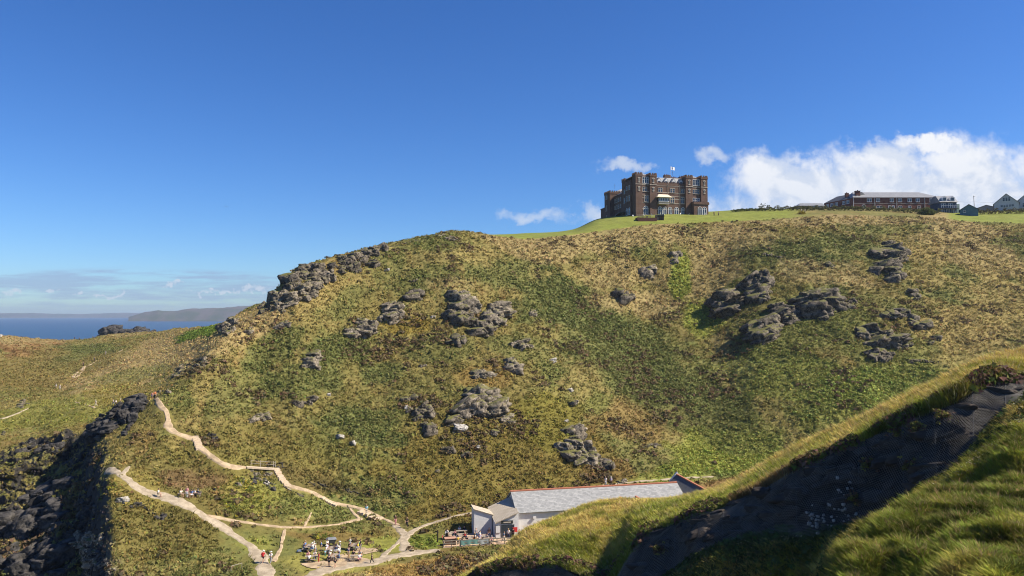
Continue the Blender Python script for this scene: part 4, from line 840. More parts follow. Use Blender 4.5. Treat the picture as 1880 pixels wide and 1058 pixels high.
w_ = MB(); w_.box(.15, 33.35, 0, 13, -5, 13.0); w_.box(.10, 33.40, -.02, .3, 13.0, 14.0); w_.box(9.7, 23.1, -.10, .0, 12.86, 13.05)
w_.build('main_wall', mbrick, hotel)
cr = MB(); crenel(cr, 9.8, 23.0, 0, 12.6, 14.0, .5, 1.0); cr.build('battlement', mbrick, hotel)
for i, (a, b, d0_, d1_, top) in enumerate(((0, 3.0, -1.1, 2.4, 17.2), (6.5, 9.6, -1.1, 2.4, 17.2), (23.2, 26.4, -1.1, 2.4, 17.2), (30.4, 33.5, -1.1, 2.4, 17.2), (.0, 3.0, 10.3, 13.3, 16.6), (30.4, 33.5, 10.3, 13.3, 16.8))):
    tw = MB(); tw.box(a, b, d0_, d1_, -5, top); tw.box(a-.12, b+.12, d0_-.12, d1_+.12, top-.9, top); crenel(tw, a-.12, b+.12, d0_-.12, d1_+.12, top, .65, 1.0)
    to = tw.build('tower', mbrick, hotel)
    if i < 4:
        b2 = MB(); b2.box(a-.14, b+.14, d0_-.16, d0_-.121, Vv(436), Vv(428)); b2.build('stone_band', mtrim, to)
        for v0, hh in ((13.5, 2.3), (10.0, 1.9)):
            f = MB(); c0 = (a+b)/2; f.box(c0-.28, c0+.28, d0_-.16, d0_-.13 if v0 > 13 else d0_-.01, v0, v0+hh); f.box(c0-.55, c0+.55, d0_-.15, d0_-.125 if v0 > 13 else d0_-.01, v0+hh-.5, v0+hh-.1); f.box(c0-.5, c0+.5, d0_-.15, d0_-.125 if v0 > 13 else d0_-.01, v0+.1, v0+.35)
            g_ = f.build('loop_window', mtrim, to); MB().box(c0-.12, c0+.12, d0_-.18, d0_-.161, v0+.4, v0+hh-.3).build('pane', mglass, g_)
for a, b in ((3.0, 6.5), (26.4, 30.4)):       # pavilion bays and their roofs
    MB().box(a-.01, b+.01, -.3, 12.9, -5, 16.8).build('pavilion_wall', mbrick, hotel)
    rf = MB(); x0, x1 = a-2.4, b+2.4; z0 = 16.81; rf.add([(x0, 1.4, z0), (x1, 1.4, z0), (x1, 11, z0), (x0, 11, z0), ((x0+x1)/2-1, 5, z0+2.0), ((x0+x1)/2+1, 5, z0+2.0), ((x0+x1)/2+1, 8, z0+2.0), ((x0+x1)/2-1, 8, z0+2.0)], [(0, 1, 5, 4), (1, 2, 6, 5), (2, 3, 7, 6), (3, 0, 4, 7), (4, 5, 6, 7), (3, 2, 1, 0)])
    rf.build('pavilion_roof', mslate, hotel)
rf = MB(); rf.add([(9.7, 1.1, 13.6), (23.1, 1.1, 13.6), (23.1, 11.5, 13.6), (9.7, 11.5, 13.6), (9.7, 3.2, 16.9), (23.1, 3.2, 16.9), (23.1, 9.5, 16.9), (9.7, 9.5, 16.9)], [(0, 1, 5, 4), (1, 2, 6, 5), (2, 3, 7, 6), (3, 0, 4, 7), (4, 5, 6, 7)])
roofo = rf.build('mansard_roof', mslate, hotel)
for q in (985, 1085, 1187, 1290):
    c0 = U_(q); d = MB(); d.prism([(c0-1.05, 13.7), (c0+1.05, 13.7), (c0+1.05, 15.2), (c0, 16.5), (c0-1.05, 15.2)], .9, 2.9); do = d.build('dormer', mslate, hotel)
    f = MB(); f.prism([(c0-.8, 13.9), (c0+.8, 13.9), (c0+.8, 15.0), (c0, 16.0), (c0-.8, 15.0)], .80, .899); f.build('dormer_front', mwhite, do)
    f = MB(); f.box(c0-.55, c0-.06, .74, .799, 14.0, 15.0); f.box(c0+.06, c0+.55, .74, .799, 14.0, 15.0); f.build('pane', mglass, do)
for a, b, lo, hi, yy0 in ((U_(1125), U_(1210), 16.9, 18.6, 5), (U_(1215), U_(1330), 16.9, 17.9, 6), (U_(1340), U_(1400), 17.0, 18.2, 5)):
    ch = MB(); ch.box(a, b, yy0, yy0+1.6, lo-1, hi); co = ch.build('chimney', mbrick, hotel); pt = MB(); n = int((b-a)/.8)
    for i in range(n): pt.tube((a+.4+i*.8, yy0+.8, hi), (a+.4+i*.8, yy0+.8, hi+.55), .17, .13)
    pt.build('chimney_pot', mbrick2, co)
# stone bands and sills over the whole front
bd = MB()
for q, x0, x1, th_ in ((436, 9.7, 23.1, .26), (532, 9.7, 23.1, .22), (582, 14.5, 23.1, .18), (621, 14.5, 23.1, .18), (682, 14.5, 23.1, .22), (772, 9.7, 23.1, .2)): bd.box(x0, x1, -.08, -.001, Vv(q), Vv(q)+th_)
for q in (436, 532, 582, 621, 682, 772): bd.box(3.02, 6.48, -.38, -.301, Vv(q), Vv(q)+.22); bd.box(26.42, 30.38, -.38, -.301, Vv(q), Vv(q)+.22) if q < 580 else None
bd.build('stone_band', mtrim, hotel)
F0 = I; FB = Matrix.Translation((0, -.3, 0))
for c0, w, top, xf, bars in ((782, 3.0, 320, FB, 2), (1482, 3.2, 320, FB, 2)): window(hotel, xf, U_(c0), Vv(410), w-.2, 2.5, bars=bars, frame=mwhite)
for c0, w, xf in ((770, 1.9, FB), (988, 2.0, F0), (1155, 2.1, F0), (1298, 1.6, F0), (1478, 3.0, FB)): window(hotel, xf, U_(c0), Vv(526), w, 1.75, bars=1 if w < 2.5 else 2)
for c0, w, xf, fr in ((795, 1.8, FB, None), (1152, 1.7, F0, None), (1298, 1.6, F0, None), (1480, 3.1, FB, mwhite)): window(hotel, xf, U_(c0), Vv(668), w, 2.3, bars=1 if w < 2.5 else 2, frame=fr)
for c0, w, xf in ((784, 2.1, FB), (985, 2.0, F0), (1048, 1.8, F0), (1120, 1.8, F0), (1210, 1.9, F0), (1300, 1.9, F0)): window(hotel, xf, U_(c0), .25, w-.3, 3.5, arch=True, bars=1, frame=mwhite)
po = MB(); po.box(25.8, 32.6, -3.2, -1.11, -3, 5.0); po.box(25.5, 32.9, -3.5, -1.12, 5.0, 5.7); po.box(25.6, 32.8, -3.4, -1.12, 5.7, 6.1); pr = po.build('porch', mbrick, hotel)
PF = Matrix.Translation((0, -3.2, 0))
for c0 in (1485, 1548): window(hotel, PF, U_(c0), .25, 1.7, 3.6, arch=True, bars=1, frame=mwhite)
bal = MB(); bal.box(U_(935), U_(1082), -2.2, -.09, Vv(676), Vv(668)); bal.box(U_(940), U_(1078), -2.0, -.09, Vv(700), Vv(677)); bo = bal.build('oriel_bay', mtrim, hotel)
bw = MB()
for q in (940, 965, 988, 1012, 1035, 1058, 1076): bw.box(U_(q)-.1, U_(q)+.1, -2.1, -1.9, Vv(668), Vv(610))
bw.box(U_(938), U_(1080), -2.1, -1.9, Vv(668), Vv(655)); bw.box(U_(938), U_(1080), -2.1, -1.9, Vv(618), Vv(610)); bw.build('bay_frame', mwhite, bo); MB().box(U_(942), U_(1075), -1.89, -.12, Vv(667), Vv(611)).build('pane', mglass, bo)
aw = MB(); x0, x1 = U_(905), U_(1112); aw.add([(x0, -2.9, Vv(607)), (x1, -2.9, Vv(607)), (x1, -.09, Vv(607)), (x0, -.09, Vv(607)), (x0+1.4, -1.3, Vv(562)), (x1-1.4, -1.3, Vv(562)), (x1-1.4, -.09, Vv(558)), (x0+1.4, -.09, Vv(558))], [(0, 1, 5, 4), (1, 2, 6, 5), (3, 0, 4, 7), (4, 5, 6, 7), (0, 3, 2, 1)]); aw.build('bay_roof', mcream, bo)
dp = MB()
for q in (1090, 1255): dp.tube((U_(q), -.15, .2), (U_(q), -.15, 13.5), .07)
dp.build('drainpipe', mtrim, hotel)
# side: stepped blocks, long wing and far tower
sb = MB(); sb.box(-.7, 1.0, 2.6, 8.0, -5, 14.8); crenel(sb, -.7, 1.0, 2.6, 8.0, 14.8, .6, 1.1); sb.build('side_block', mbrick, hotel)
sb = MB(); sb.box(-.4, 2.0, 8.01, 11.0, -5, 13.0); sb.box(-.2, .6, 9, 10, 13, 14.2); sb.build('side_block', mbrick, hotel)
wg = MB(); wg.box(-.1, 12, 13.4, 21.5, -6, 11.0); wg.build('wing_wall', mbrick, hotel)
wr = MB(); wr.add([(-.3, 13.35, 11), (12, 13.35, 11), (12, 21.6, 11), (-.3, 21.6, 11), (3, 13.35, 13), (9, 13.35, 13), (9, 21.6, 13), (3, 21.6, 13)], [(0, 1, 5, 4), (1, 2, 6, 5), (2, 3, 7, 6), (3, 0, 4, 7), (4, 5, 6, 7)]); wr.build('wing_roof', mlead, hotel)
ft = MB(); ft.box(-2.2, 4, 21.7, 28, -6, 13.1); ft.box(-2.35, 4.15, 21.55, 28.15, 12.3, 13.1); crenel(ft, -2.35, 4.15, 21.55, 28.15, 13.1, .6, 1.1); ft.build('tower', mbrick, hotel)
fr_ = MB(); fr_.add([(0, 22.5, 13.2), (10, 22.5, 13.2), (10, 27.5, 13.2), (0, 27.5, 13.2), (5, 25, 15.2)], [(0, 1, 4), (1, 2, 4), (2, 3, 4), (3, 0, 4)]); fr_.build('tower_roof', mslate, hotel)
lb = MB(); lb.box(-2.0, 6, 28.1, 33, -7, 6.4); lb.box(-2.15, 6, 28.05, 33.1, 6.4, 6.9); lb.build('end_block', mbrick, hotel)
ln = MB(); ln.add([(-.5, 9, 2.6), (-.5, 20, .4), (-3.2, 20, .0), (-3.2, 9, 2.2), (-.5, 9, 2.45), (-.5, 20, .25), (-3.2, 20, -.15), (-3.2, 9, 2.05)], [(0, 1, 2, 3), (4, 7, 6, 5), (0, 3, 7, 4), (1, 5, 6, 2), (3, 2, 6, 7)]); ln.build('lean_to_roof', mslate, hotel)
def sidewin(x_, yc, v, w, h, **k): window(hotel, Matrix.Translation((x_, 0, 0)) @ side, -yc, v, w, h, **k)
for yc in (3.9, 6.4):
    for v, h in ((11.2, 1.7), (6.4, 2.2)): sidewin(-.7, yc, v, 1.1, h, bars=0)
    sidewin(-.7, yc, .6, 1.3, 2.8, arch=True, bars=0, frame=mwhite)
sidewin(-.4, 9.5, 6.2, 1.1, 2.0, bars=0); sidewin(-.4, 9.5, 10.3, 1.1, 1.6, bars=0)
for yc in (14.5, 16.6, 18.7, 20.6):
    for v in (8.0, 5.0): sidewin(-.1, yc, v, .8, 1.5, bars=0)
for v in (10.2, 5.0, .5): sidewin(-2.2, 25.5, v, 1.4 if v > 9 else 1.0, 2.2, bars=1)
for p in ((1.2, 24, 15.0), (20.5, 5.8, 18.4)):
    a = MB(); a.tube(p, (p[0], p[1], p[2]+2.3), .05); a.box(p[0]-.3, p[0]+.3, p[1]-.03, p[1]+.03, p[2]+1.5, p[2]+1.56); a.build('aerial', mlead, hotel)
fp = MB(); fp.tube((U_(1225), 6, 16.9), (U_(1225), 6, 22.6), .07, .05); fpo = fp.build('flagpole', mwhite, hotel)
mflag = mat('flag_cloth', fn=lambda k, vec: k.mix(k.m('MULTIPLY', k.smooth(k.m('ABSOLUTE', k.m('SUBTRACT', k.m('MULTIPLY', sepz(k, vec), 1.0), 21.9)), .28, .2), k.smooth(k.m('ABSOLUTE', k.m('SUBTRACT', sepxy(k, vec)[0], 20.55)), .34, .26)), (.75, .76, .78), (.12, .2, .4)), rough=.8)
nx = 12; V_ = []
for j in range(6):
    for i in range(nx): u = i/(nx-1)*2.1; V_.append((U_(1225)+.06+u, 6+.16*math.sin(u*4+.5)*u*.6, 22.5-j/5*1.35-.12*u+.05*math.sin(u*5)))
g = np.arange(len(V_)).reshape(6, nx); npmesh('flag', V_, np.stack([g[:-1, :-1], g[:-1, 1:], g[1:, 1:], g[1:, :-1]], -1).reshape(-1, 4), mflag, smooth=True, parent=fpo)
# generic small house pieces in world orientation
def gable(mb, x0, x1, y0, y1, z0, ze, zr, ridge='x'): pass
def rootat(name, px, py, d, rz=0, **k):
    return empty(name, (A_(px, py)*d, d, EYE+K_(py)*d), rz, **k)
# long brick block
d0_ = 345.0; lb_ = rootat('brick_building', 1567, 389, d0_, 0, label='long two-storey red brick building with pale hipped roof on the skyline', cat='building')
Wl = 40.5; MB().box(0, Wl, 0, 10, -3, 6.7).build('wall', mbrick2, lb_)
ms2 = mat('pale_slate', (.22, .225, .23), var=.18, vscale=.6, rough=.5, spec=.4)
r_ = MB(); ov = .4; r_.add([(-ov, -ov, 6.7), (Wl+ov, -ov, 6.7), (Wl+ov, 10.4, 6.7), (-ov, 10.4, 6.7), (2.0, 5, 10.0), (Wl-7, 5, 10.0), (Wl-2.6, 5, 8.8)], [(0, 1, 6, 5, 4), (1, 2, 6), (2, 3, 4, 5, 6), (3, 0, 4), (3, 2, 1, 0)])
ro = r_.build('roof', ms2, lb_); c_ = MB().box(1.8, 3.9, 1.2, 2.6, 7.2, 9.9); c_.box(1.65, 4.05, 1.05, 2.75, 9.9, 10.1); c_.tube((3, 1.9, 10.1), (3, 1.9, 10.5), .25); c_.build('chimney', mbrick2, ro)
for q in (595, 652, 770, 975, 1326): pass
ux = lambda q: (q-445)/6.714/3.93            # column of the enlarged photograph to metres along the front
for q, w in ((642, 2.0), (750, 1.5), (920, 1.6), (1020, 1.6), (1140, 1.6), (1240, 1.5), (1412, 1.6)): window(lb_, I, ux(q), 4.7, w, 1.5, bars=1, frame=mwhite, t_=.12)
for q, w, ar in ((573, 1.6, True), (765, 2.6, False), (1022, 1.6, False), (1140, 1.2, False), (1255, 1.3, False)): window(lb_, I, ux(q), 1.0, w, 1.7 if not ar else 2.3, arch=ar, bars=1, frame=mwhite, t_=.12)
for q in (890, 935): dd = MB().box(ux(q)-.65, ux(q)+.65, -.1, .02, .2, 2.9).build('door', mwhite, lb_); MB().box(ux(q)-.35, ux(q)+.35, -.13, -.101, 1.6, 2.6).build('pane', mglass, dd)
p_ = MB()
for q in (445, 708, 980, 1326): p_.tube((ux(q)+.02, -.12, -.2), (ux(q)+.02, -.12, 6.6), .10)
p_.build('drainpipe', mwhite, lb_); MB().box(0, Wl, -.06, -.003, 3.75, 3.9).build('string_course', mtrim, lb_)
# rear wing running back to the left
wg = MB(); P0 = Vector((0, .1)); P1 = Vector((-6.6, 17)); n_ = Vector((10, 3.8)); q = [P0, P1, P1+n_, P0+n_]
wg.add([(p.x, p.y, zz) for zz in (-3, 6.5) for p in q], [(0, 1, 2, 3), (4, 7, 6, 5), (0, 4, 5, 1), (1, 5, 6, 2), (2, 6, 7, 3), (3, 7, 4, 0)]); wg.build('wing_wall', mbrick2, lb_)
r_ = MB(); m0 = (P0+P0+n_)/2; m1 = (P1+P1+n_)/2; r_.add([(p.x, p.y, 6.5) for p in q]+[(m0.x, m0.y, 9.7), (m1.x+1, m1.y-3, 9.7)], [(0, 1, 5, 4), (1, 2, 5), (2, 3, 4, 5), (3, 0, 4)]); r2 = r_.build('wing_roof', mlead, lb_)
c_ = MB(); c_.box(-.6, .8, 6.2, 7.6, 8.0, 9.9); c_.tube((.1, 6.9, 9.9), (.1, 6.9, 10.3), .22); c_.build('chimney', mbrick2, r2)
dv = (P1-P0).normalized(); XF = Matrix(((-dv.x, dv.y, 0, P0.x), (-dv.y, -dv.x, 0, P0.y), (0, 0, 1, 0), (0, 0, 0, 1)))
for s_ in (-3.2, -5.6, -10.2, -13.0, -15.8): window(lb_, XF, s_, 4.3, 1.5, 1.4, bars=1, frame=mwhite, t_=.12)
# low glazed bungalow
b = rootat('bungalow', 1467, 388, 352, 0, label='low grey-roofed bungalow with blue glazed doors left of the long brick building', cat='house')
MB().box(0, 11.8, 0, 7, -2, 2.7).build('wall', mat('grey_render', (.27, .26, .24), var=.15, vscale=1, rough=.9), b)
r_ = MB(); r_.add([(-.6, -.8, 2.55), (12.2, -.8, 2.55), (12.2, 7.5, 2.7), (-.6, 7.5, 2.7), (1.6, 2.5, 4.2), (12.2, 2.5, 4.2)], [(0, 1, 5, 4), (2, 3, 4, 5), (3, 0, 4), (1, 2, 5), (3, 2, 1, 0)]); r_.build('roof', mslate, b)
mblueg = mat('blue_glazing', (.16, .30, .44), rough=.15, spec=.6)
MB().box(6.6, 9.8, -.08, -.003, .3, 2.3).build('glass_door', mblueg, b); window(b, I, 3.0, .4, 3.0, 1.9, bars=2, frame=mlead, t_=.1)
a = rootat('annexe', 1450, 387, 358, 0, label='low pale flat outbuilding at the far left end of the bungalow', cat='outbuilding'); MB().box(0, 5.2, 0, 5, -2, 1.3).build('wall', mtrim, a); MB().prism([(-.3, 1.3), (5.5, 1.3), (5.5, 1.9), (2.0, 1.75)], -.3, 5.3).build('roof', mslate, a)
# tall house with two dormers and balcony
h = rootat('balcony_house', 1726, 393, 335, 0, label='tall blue-fronted house with two white dormers and a balcony beside the brick building', cat='house')
mbl = mat('blue_render', (.055, .085, .13), var=.2, vscale=1, rough=.7); mgrn = mat('green_render', (.26, .33, .27), var=.1, vscale=1, rough=.8)
MB().box(0, 7.6, 0, 8, -2, 5.3).build('wall', mbl, h); MB().box(7.61, 9.3, .6, 7.5, -2, 4.6).build('side_wing', mgrn, h)
r_ = MB(); r_.add([(-.5, -.9, 5.3), (7.9, -.9, 5.3), (7.9, 8.6, 5.3), (-.5, 8.6, 5.3), (-.3, 2.8, 8.6), (7.5, 2.8, 8.8), (7.5, 5, 8.8), (-.3, 5, 8.6)], [(0, 1, 5, 4), (1, 2, 6, 5), (2, 3, 7, 6), (3, 0, 4, 7), (4, 5, 6, 7), (3, 2, 1, 0)]); ro = r_.build('roof', ms2, h)
for c0 in (1.9, 5.5):
    d = MB().prism([(c0-1.1, 5.9), (c0+1.1, 5.9), (c0+1.1, 7.4), (c0, 8.2), (c0-1.1, 7.4)], -.5, 2.6).build('dormer', mwhite, h); MB().box(c0-.65, c0+.65, -.56, -.503, 6.1, 7.4).build('pane', mglass, d)
bl = MB().box(-.2, 7.8, -1.6, -.003, 2.3, 2.55).build('balcony', mlead, h); rl = MB(); rl.bar((-.2, -1.55, 3.6), (7.8, -1.55, 3.6), .08, .08)
for i in range(9): rl.bar((-.15+i*.98, -1.55, 2.55), (-.15+i*.98, -1.55, 3.6), .06, .06)
rl.build('railing', mwhite, bl)
for c0 in (1.2, 3.6, 6.0): window(h, I, c0, .2, 1.3, 1.9, bars=1, frame=mwhite, t_=.1, sill=False)
for c0 in (1.6, 4.8): window(h, I, c0, 2.9, 2.0, 1.8, bars=1, frame=mwhite, t_=.1, sill=False)
def gabled(name, px0, px1, pyg, d, eave, ridge, wall, roof, label, depth=8, cat='house', win=()):
    b = rootat(name, px0, pyg, d, -math.atan(A_(px0, pyg)), label=label, cat=cat); w = (px1-px0)/F*d
    MB().prism([(0, -2), (w, -2), (w, eave), (w/2, ridge), (0, eave)], 0, depth).build('wall', wall, b)
    r_ = MB(); o = .35
    for s_ in (0, 1):
        xa = -o if s_ == 0 else w+o; za = eave-(ridge-eave)/(w/2)*o+.06; r_.loft([(xa, -o, za), (w/2, -o, ridge+.06), (w/2, -o, ridge+.24), (xa, -o, za+.18)], [(xa, depth+o, za), (w/2, depth+o, ridge+.06), (w/2, depth+o, ridge+.24), (xa, depth+o, za+.18)])
    r_.build('roof', roof, b)
    for u, v, ww, hh, bars in win: window(b, I, u, v, ww, hh, bars=bars, frame=mwhite, t_=.1)
    return b
mteal = mat('teal_boarding', (.09, .16, .19), var=.15, vscale=1, rough=.7)
gabled('teal_shed', 1762, 1791, 392, 325, 1.3, 3.6, mteal, mlead, 'small teal boarded shed with a low gable by the telegraph pole', win=((1.8, .4, .9, .8, 0),), cat='shed')
gabled('low_cottage', 1793, 1823, 386, 360, .7, 2.0, mtrim, mat('brown_slate', (.16, .13, .10), var=.2, vscale=1, rough=.8), 'low brown-roofed cottage half hidden behind the hedge', win=(), cat='house')
gabled('white_gable_house', 1825, 1863, 385, 350, 2.6, 7.0, mat('pale_render', (.50, .49, .49), var=.1, vscale=1, rough=.8), mlead, 'pale gabled house with a row of blue-framed windows left of the frame-edge house', win=((3.9, 3.6, .8, 1.7, 0), (5.0, 3.6, .8, 1.7, 0), (6.1, 3.6, .8, 1.7, 0), (5.2, .9, 5.2, 1.0, 4)))
gabled('white_gable_house', 1864, 1908, 385, 352, 3.2, 8.2, MATS['pale_render'], mlead, 'pale gabled house cut by the right edge of the photo', win=((5.6, 4.6, .9, 1.6, 0), (4.4, 1.0, 3.0, 1.7, 1)))
tp = rootat('telegraph_pole', 1789.5, 391, 338, 0, label='grey telegraph pole standing beside the teal shed', cat='telegraph pole'); MB().tube((0, 0, -2), (-.3, 0, 7.9), .16, .11).build('pole', mtimber, tp); MB().bar((-.6, 0, 7.5), (.4, 0, 7.5), .1, .1).build('crossarm', mtimber, tp)
wr_ = MB(); A0 = Vector((A_(1789.3, 371)*338, 338, EYE+K_(370.5)*338)); B0 = Vector((A_(1757, 370)*335, 335, EYE+K_(369.5)*335)); C0 = Vector((A_(1830, 371)*350, 350, EYE+K_(371)*350))
for a_, b_ in ((A0, B0), (A0, C0)):
    for i in range(8):
        f0, f1 = i/8, (i+1)/8; sag = lambda f: Vector((0, 0, -1.2*f*(1-f)*1.2)); wr_.tube(a_.lerp(b_, f0)+sag(f0), a_.lerp(b_, f1)+sag(f1), .025, n=4)
tag(wr_.build('overhead_wire', mlead), 'thin overhead wire strung from the telegraph pole to the houses', 'overhead wire')
# hedges and bushes on the skyline
def hedge(name, pxs, d, hgt, label, cat='hedge', dense=26, col=(.07, .085, .025), wid=1.2):
    P = []; H_ = []
    for i in range(len(pxs)-1):
        x0, x1 = pxs[i]*1.0, pxs[i+1]*1.0; n = int((x1-x0)/F*d*dense)
        for _ in range(n):
            f = random.random(); px = x0+(x1-x0)*f; x = (px-940)/F*d; y = d+random.uniform(-wid, wid); hh = hgt*(.55+.9*abs(math.sin(px*.21)+.6*math.sin(px*.57))*.5); P.append((x, y, hh*random.random()**.6)); H_.append(0)
    P = np.array(P); P[:, 2] += hfull(P[:, 0], P[:, 1])+EYE; cc = np.array(col)*(.6+.8*RNG.random((len(P), 1)))
    o = clumps(name, P, cc, np.full(len(P), .38), 9, flat=.9); tag(o, label, cat); return o
hedge('hedge', [1396, 1460, 1560, 1640, 1700, 1730], 318, 1.9, 'long ragged dark hedge in front of the brick building', col=(.085, .085, .03))
hedge('hedge', [1790, 1830, 1880, 1925], 331, 2.1, 'dense brown-green hedge below the white gabled houses', col=(.085, .075, .03))
hedge('hedge', [1345, 1400], 322, .9, 'low thin hedge on the skyline between the hotel and the palm')
def bush(px, py, d, r_, label, col=(.075, .09, .025), name='bush', cat='bush', n=420):
    x = A_(px, py)*d; v = RNG.normal(size=(n, 3)); v /= np.linalg.norm(v, axis=1, keepdims=True); v[:, 2] = np.abs(v[:, 2]); v *= (r_*(.45+.55*RNG.random((n, 1))))*np.array([1.25, 1, 1.05]); v *= (1+.35*fbm(v[:, 0], v[:, 2]+v[:, 1], 3, 9))[:, None]
    gz = zat(x, d); P = v+np.array([x, d, gz-.2]); o = clumps(name, P, np.array(col)*(.55+.8*RNG.random((n, 1))), np.full(n, r_*.16), 9, flat=1); tag(o, label, cat); return o
bush(1702, 382, 312, 2.9, 'big round dark bush standing before the right end of the brick building')
bush(1500, 387, 330, 1.2, 'small dark bush under the bungalow windows', n=160)
bush(1472, 393, 305, 1.5, 'yellow-flowered gorse clump below the bungalow', col=(.22, .17, .02), n=200)
pl = rootat('palm_tree', 1400.5, 386, 338, 0, label='tiny lone palm standing on the skyline between hotel and bungalow', cat='palm tree'); MB().tube((0, 0, -1.5), (0, 0, 2.2), .16, .10).build('trunk', mdarkw, pl)
fr = MB()
for i in range(14):
    a = i*2.4; e = .9*math.sin(i*1.7); q = Vector((math.cos(a), math.sin(a)*.8, e)).normalized(); fr.loft([(0, 0, 2.1), (.05, .05, 2.25), (0, .1, 2.2)], [tuple(Vector((0, 0, 2.2))+q*1.3+Vector(k_)) for k_ in ((0, 0, 0), (.28, .05, -.1), (.1, -.25, .05))])
fr.build('crown', mat('palm_leaf', (.06, .07, .03), rough=.8), pl)
# hotel terrace: planks, rails, sheds
tx = A_(1170, 404)*291; tz = max(zat(tx, 291), zat(tx+8, 291), zat(tx+4, 294))+.35
tr = empty('timber_terrace', (tx, 291, tz), math.radians(6), label='brown timber terrace with rails on the lawn below the castle hotel', cat='terrace')
dk = MB(); dk.box(0, 8.0, 0, 3, -.9, .25); dk.box(.3, 7.8, -.5, -.01, -1.4, -.6); dk.build('deck', mat('red_timber', (.10, .045, .032), var=.3, vscale=2, rough=.9), tr)
rl = MB()
for i in range(11): rl.box(i*.8-.05, i*.8+.05, -.05, .05, .25, 1.5)
rl.box(-.1, 8.1, -.06, .06, 1.4, 1.5); rl.box(-.1, 8.1, -.04, .04, .8, .88); rl.build('railing', mtimber, tr)
for k_, (px, py) in enumerate(((1176, 403), (1184, 402.5), (1192, 403))):
    x = A_(px, py)*293; o = empty('garden_table', (x, 293, tz+.25), 0, label=('left', 'middle', 'right')[k_]+'most small table on the timber terrace below the hotel', cat='table', group='tables on the hotel terrace')
    MB().box(-.8, .8, -.4, .4, .70, .76).build('tabletop', mtimber, o)
    for sx in (-.65, .65): MB().box(sx-.05, sx+.05, -.3, .3, 0, .697).build('leg', mtimber, o)
sh = rootat('garden_shed', 1203, 405.5, 294, math.radians(-12), label='dark timber hut at the right end of the hotel terrace', cat='hut'); MB().box(0, 3.4, 0, 2.4, -1.2, 1.9).build('wall', mdarkw, sh); MB().prism([(-.2, 1.9), (3.6, 1.9), (3.4, 2.5), (.1, 2.2)], -.3, 2.6).build('roof', mlead, sh); MB().box(.5, 1.3, -.06, -.003, -.9, 1.3).build('door', mtimber, sh)
for k_, (u, lab) in enumerate(((-3.2, 'white garden chair at the left foot of the castle hotel'), (1.5, 'white garden chair under the left tower of the hotel'), (5.2, 'white garden chair by the arched window of the left pavilion'), (10.5, 'white garden chair left of the hotel arches'), (14.0, 'white garden chair below the second hotel arch'), (18.0, 'white garden chair below the fourth hotel arch'), (22.0, 'white garden chair left of the brown porch'), (29.5, 'white garden chair before the porch arches'))):
    q = hotel.matrix_basis @ Vector((u, -5.5, 0)); gz = zat(q.x, q.y); o = empty('garden_chair', (q.x, q.y, gz), psi+k_*.7, label=lab, cat='chair', group='white chairs on the hotel lawn')
    MB().box(-.28, .28, -.28, .28, .40, .46).build('seat', mwhite, o); MB().box(-.28, .28, .24, .29, .461, .95).build('backrest', mwhite, o)
    for sx in (-.24, .24):
        for sy in (-.24, .24): MB().box(sx-.03, sx+.03, sy-.03, sy+.03, -.1, .399).build('leg', mwhite, o)
# ---------------------------------------------------------------- the cafe in the valley
mrender = mat('whitewashed_wall', (.60, .60, .58), var=.14, vscale=1.2, rough=.85, bump=.5, bscale=7, bdist=.05)
def slatefn(k, vec):
    br = k.new('ShaderNodeTexBrick'); k.l.new(vec, br.inputs[0]); br.inputs['Scale'].default_value = 1; br.inputs['Brick Width'].default_value = .55; br.inputs['Row Height'].default_value = .28; br.inputs['Mortar Size'].default_value = .018
    br.inputs['Color1'].default_value = (.20, .203, .198, 1); br.inputs['Color2'].default_value = (.33, .33, .315, 1); br.inputs['Mortar'].default_value = (.16, .17, .18, 1)
    n = k.noise(vec, 2.2, 4, .6); return k.mix(k.m('MULTIPLY', k.smooth(n, .4, .7), .4), br.outputs[0], (.36, .36, .34))
mroof = mat('slate_roof', fn=slatefn, rough=.6, spec=.3, bump=.25, bscale=5)
def tilefn(k, vec):
    br = k.new('ShaderNodeTexBrick'); k.l.new(vec, br.inputs[0]); br.inputs['Scale'].default_value = 1; br.inputs['Brick Width'].default_value = .45; br.inputs['Row Height'].default_value = .35; br.inputs['Mortar Size'].default_value = .03
    br.inputs['Color1'].default_value = (.42, .36, .27, 1); br.inputs['Color2'].default_value = (.54, .47, .36, 1); br.inputs['Mortar'].default_value = (.24, .2, .15, 1); return br.outputs[0]
mtile = mat('stone_tile_roof', fn=tilefn, rough=.85, spec=.2, bump=.3, bscale=5)
rz = math.atan2(6.6, 29.2); O = Vector((A_(950, 985)*124.2, 124.2, 0)); O.z = EYE-36.6
cafe = empty('cafe_building', O, rz, label='long whitewashed cafe with grey slate roof and orange ridge tiles in the valley', cat='cafe')
Lc = 30.6; Dp = 8.4; ev = 3.75; rd = 6.1
wl = MB(); wl.add([(0, 0, -1.5), (0, Dp, -1.5), (0, Dp, ev), (0, Dp/2, rd), (0, 0, ev), (Lc, 0, -1.5), (Lc, Dp, -1.5), (Lc, Dp, ev), (Lc, Dp/2, rd), (Lc, 0, ev)], [(0, 1, 2, 3, 4), (9, 8, 7, 6, 5), (0, 4, 9, 5), (1, 6, 7, 2)]); wl.build('wall', mrender, cafe)
def slab(a, b, c, d, t_=.14):
    a, b, c, d = map(Vector, (a, b, c, d)); n = (b-a).cross(d-a).normalized()*t_
    return MB().loft([a, b, c, d], [a+n, b+n, c+n, d+n])
slab((-.25, -.35, ev-.14), (Lc, -.35, ev-.14), (Lc, Dp/2, rd+.06), (-.25, Dp/2, rd+.06)).build('roof', mroof, cafe)
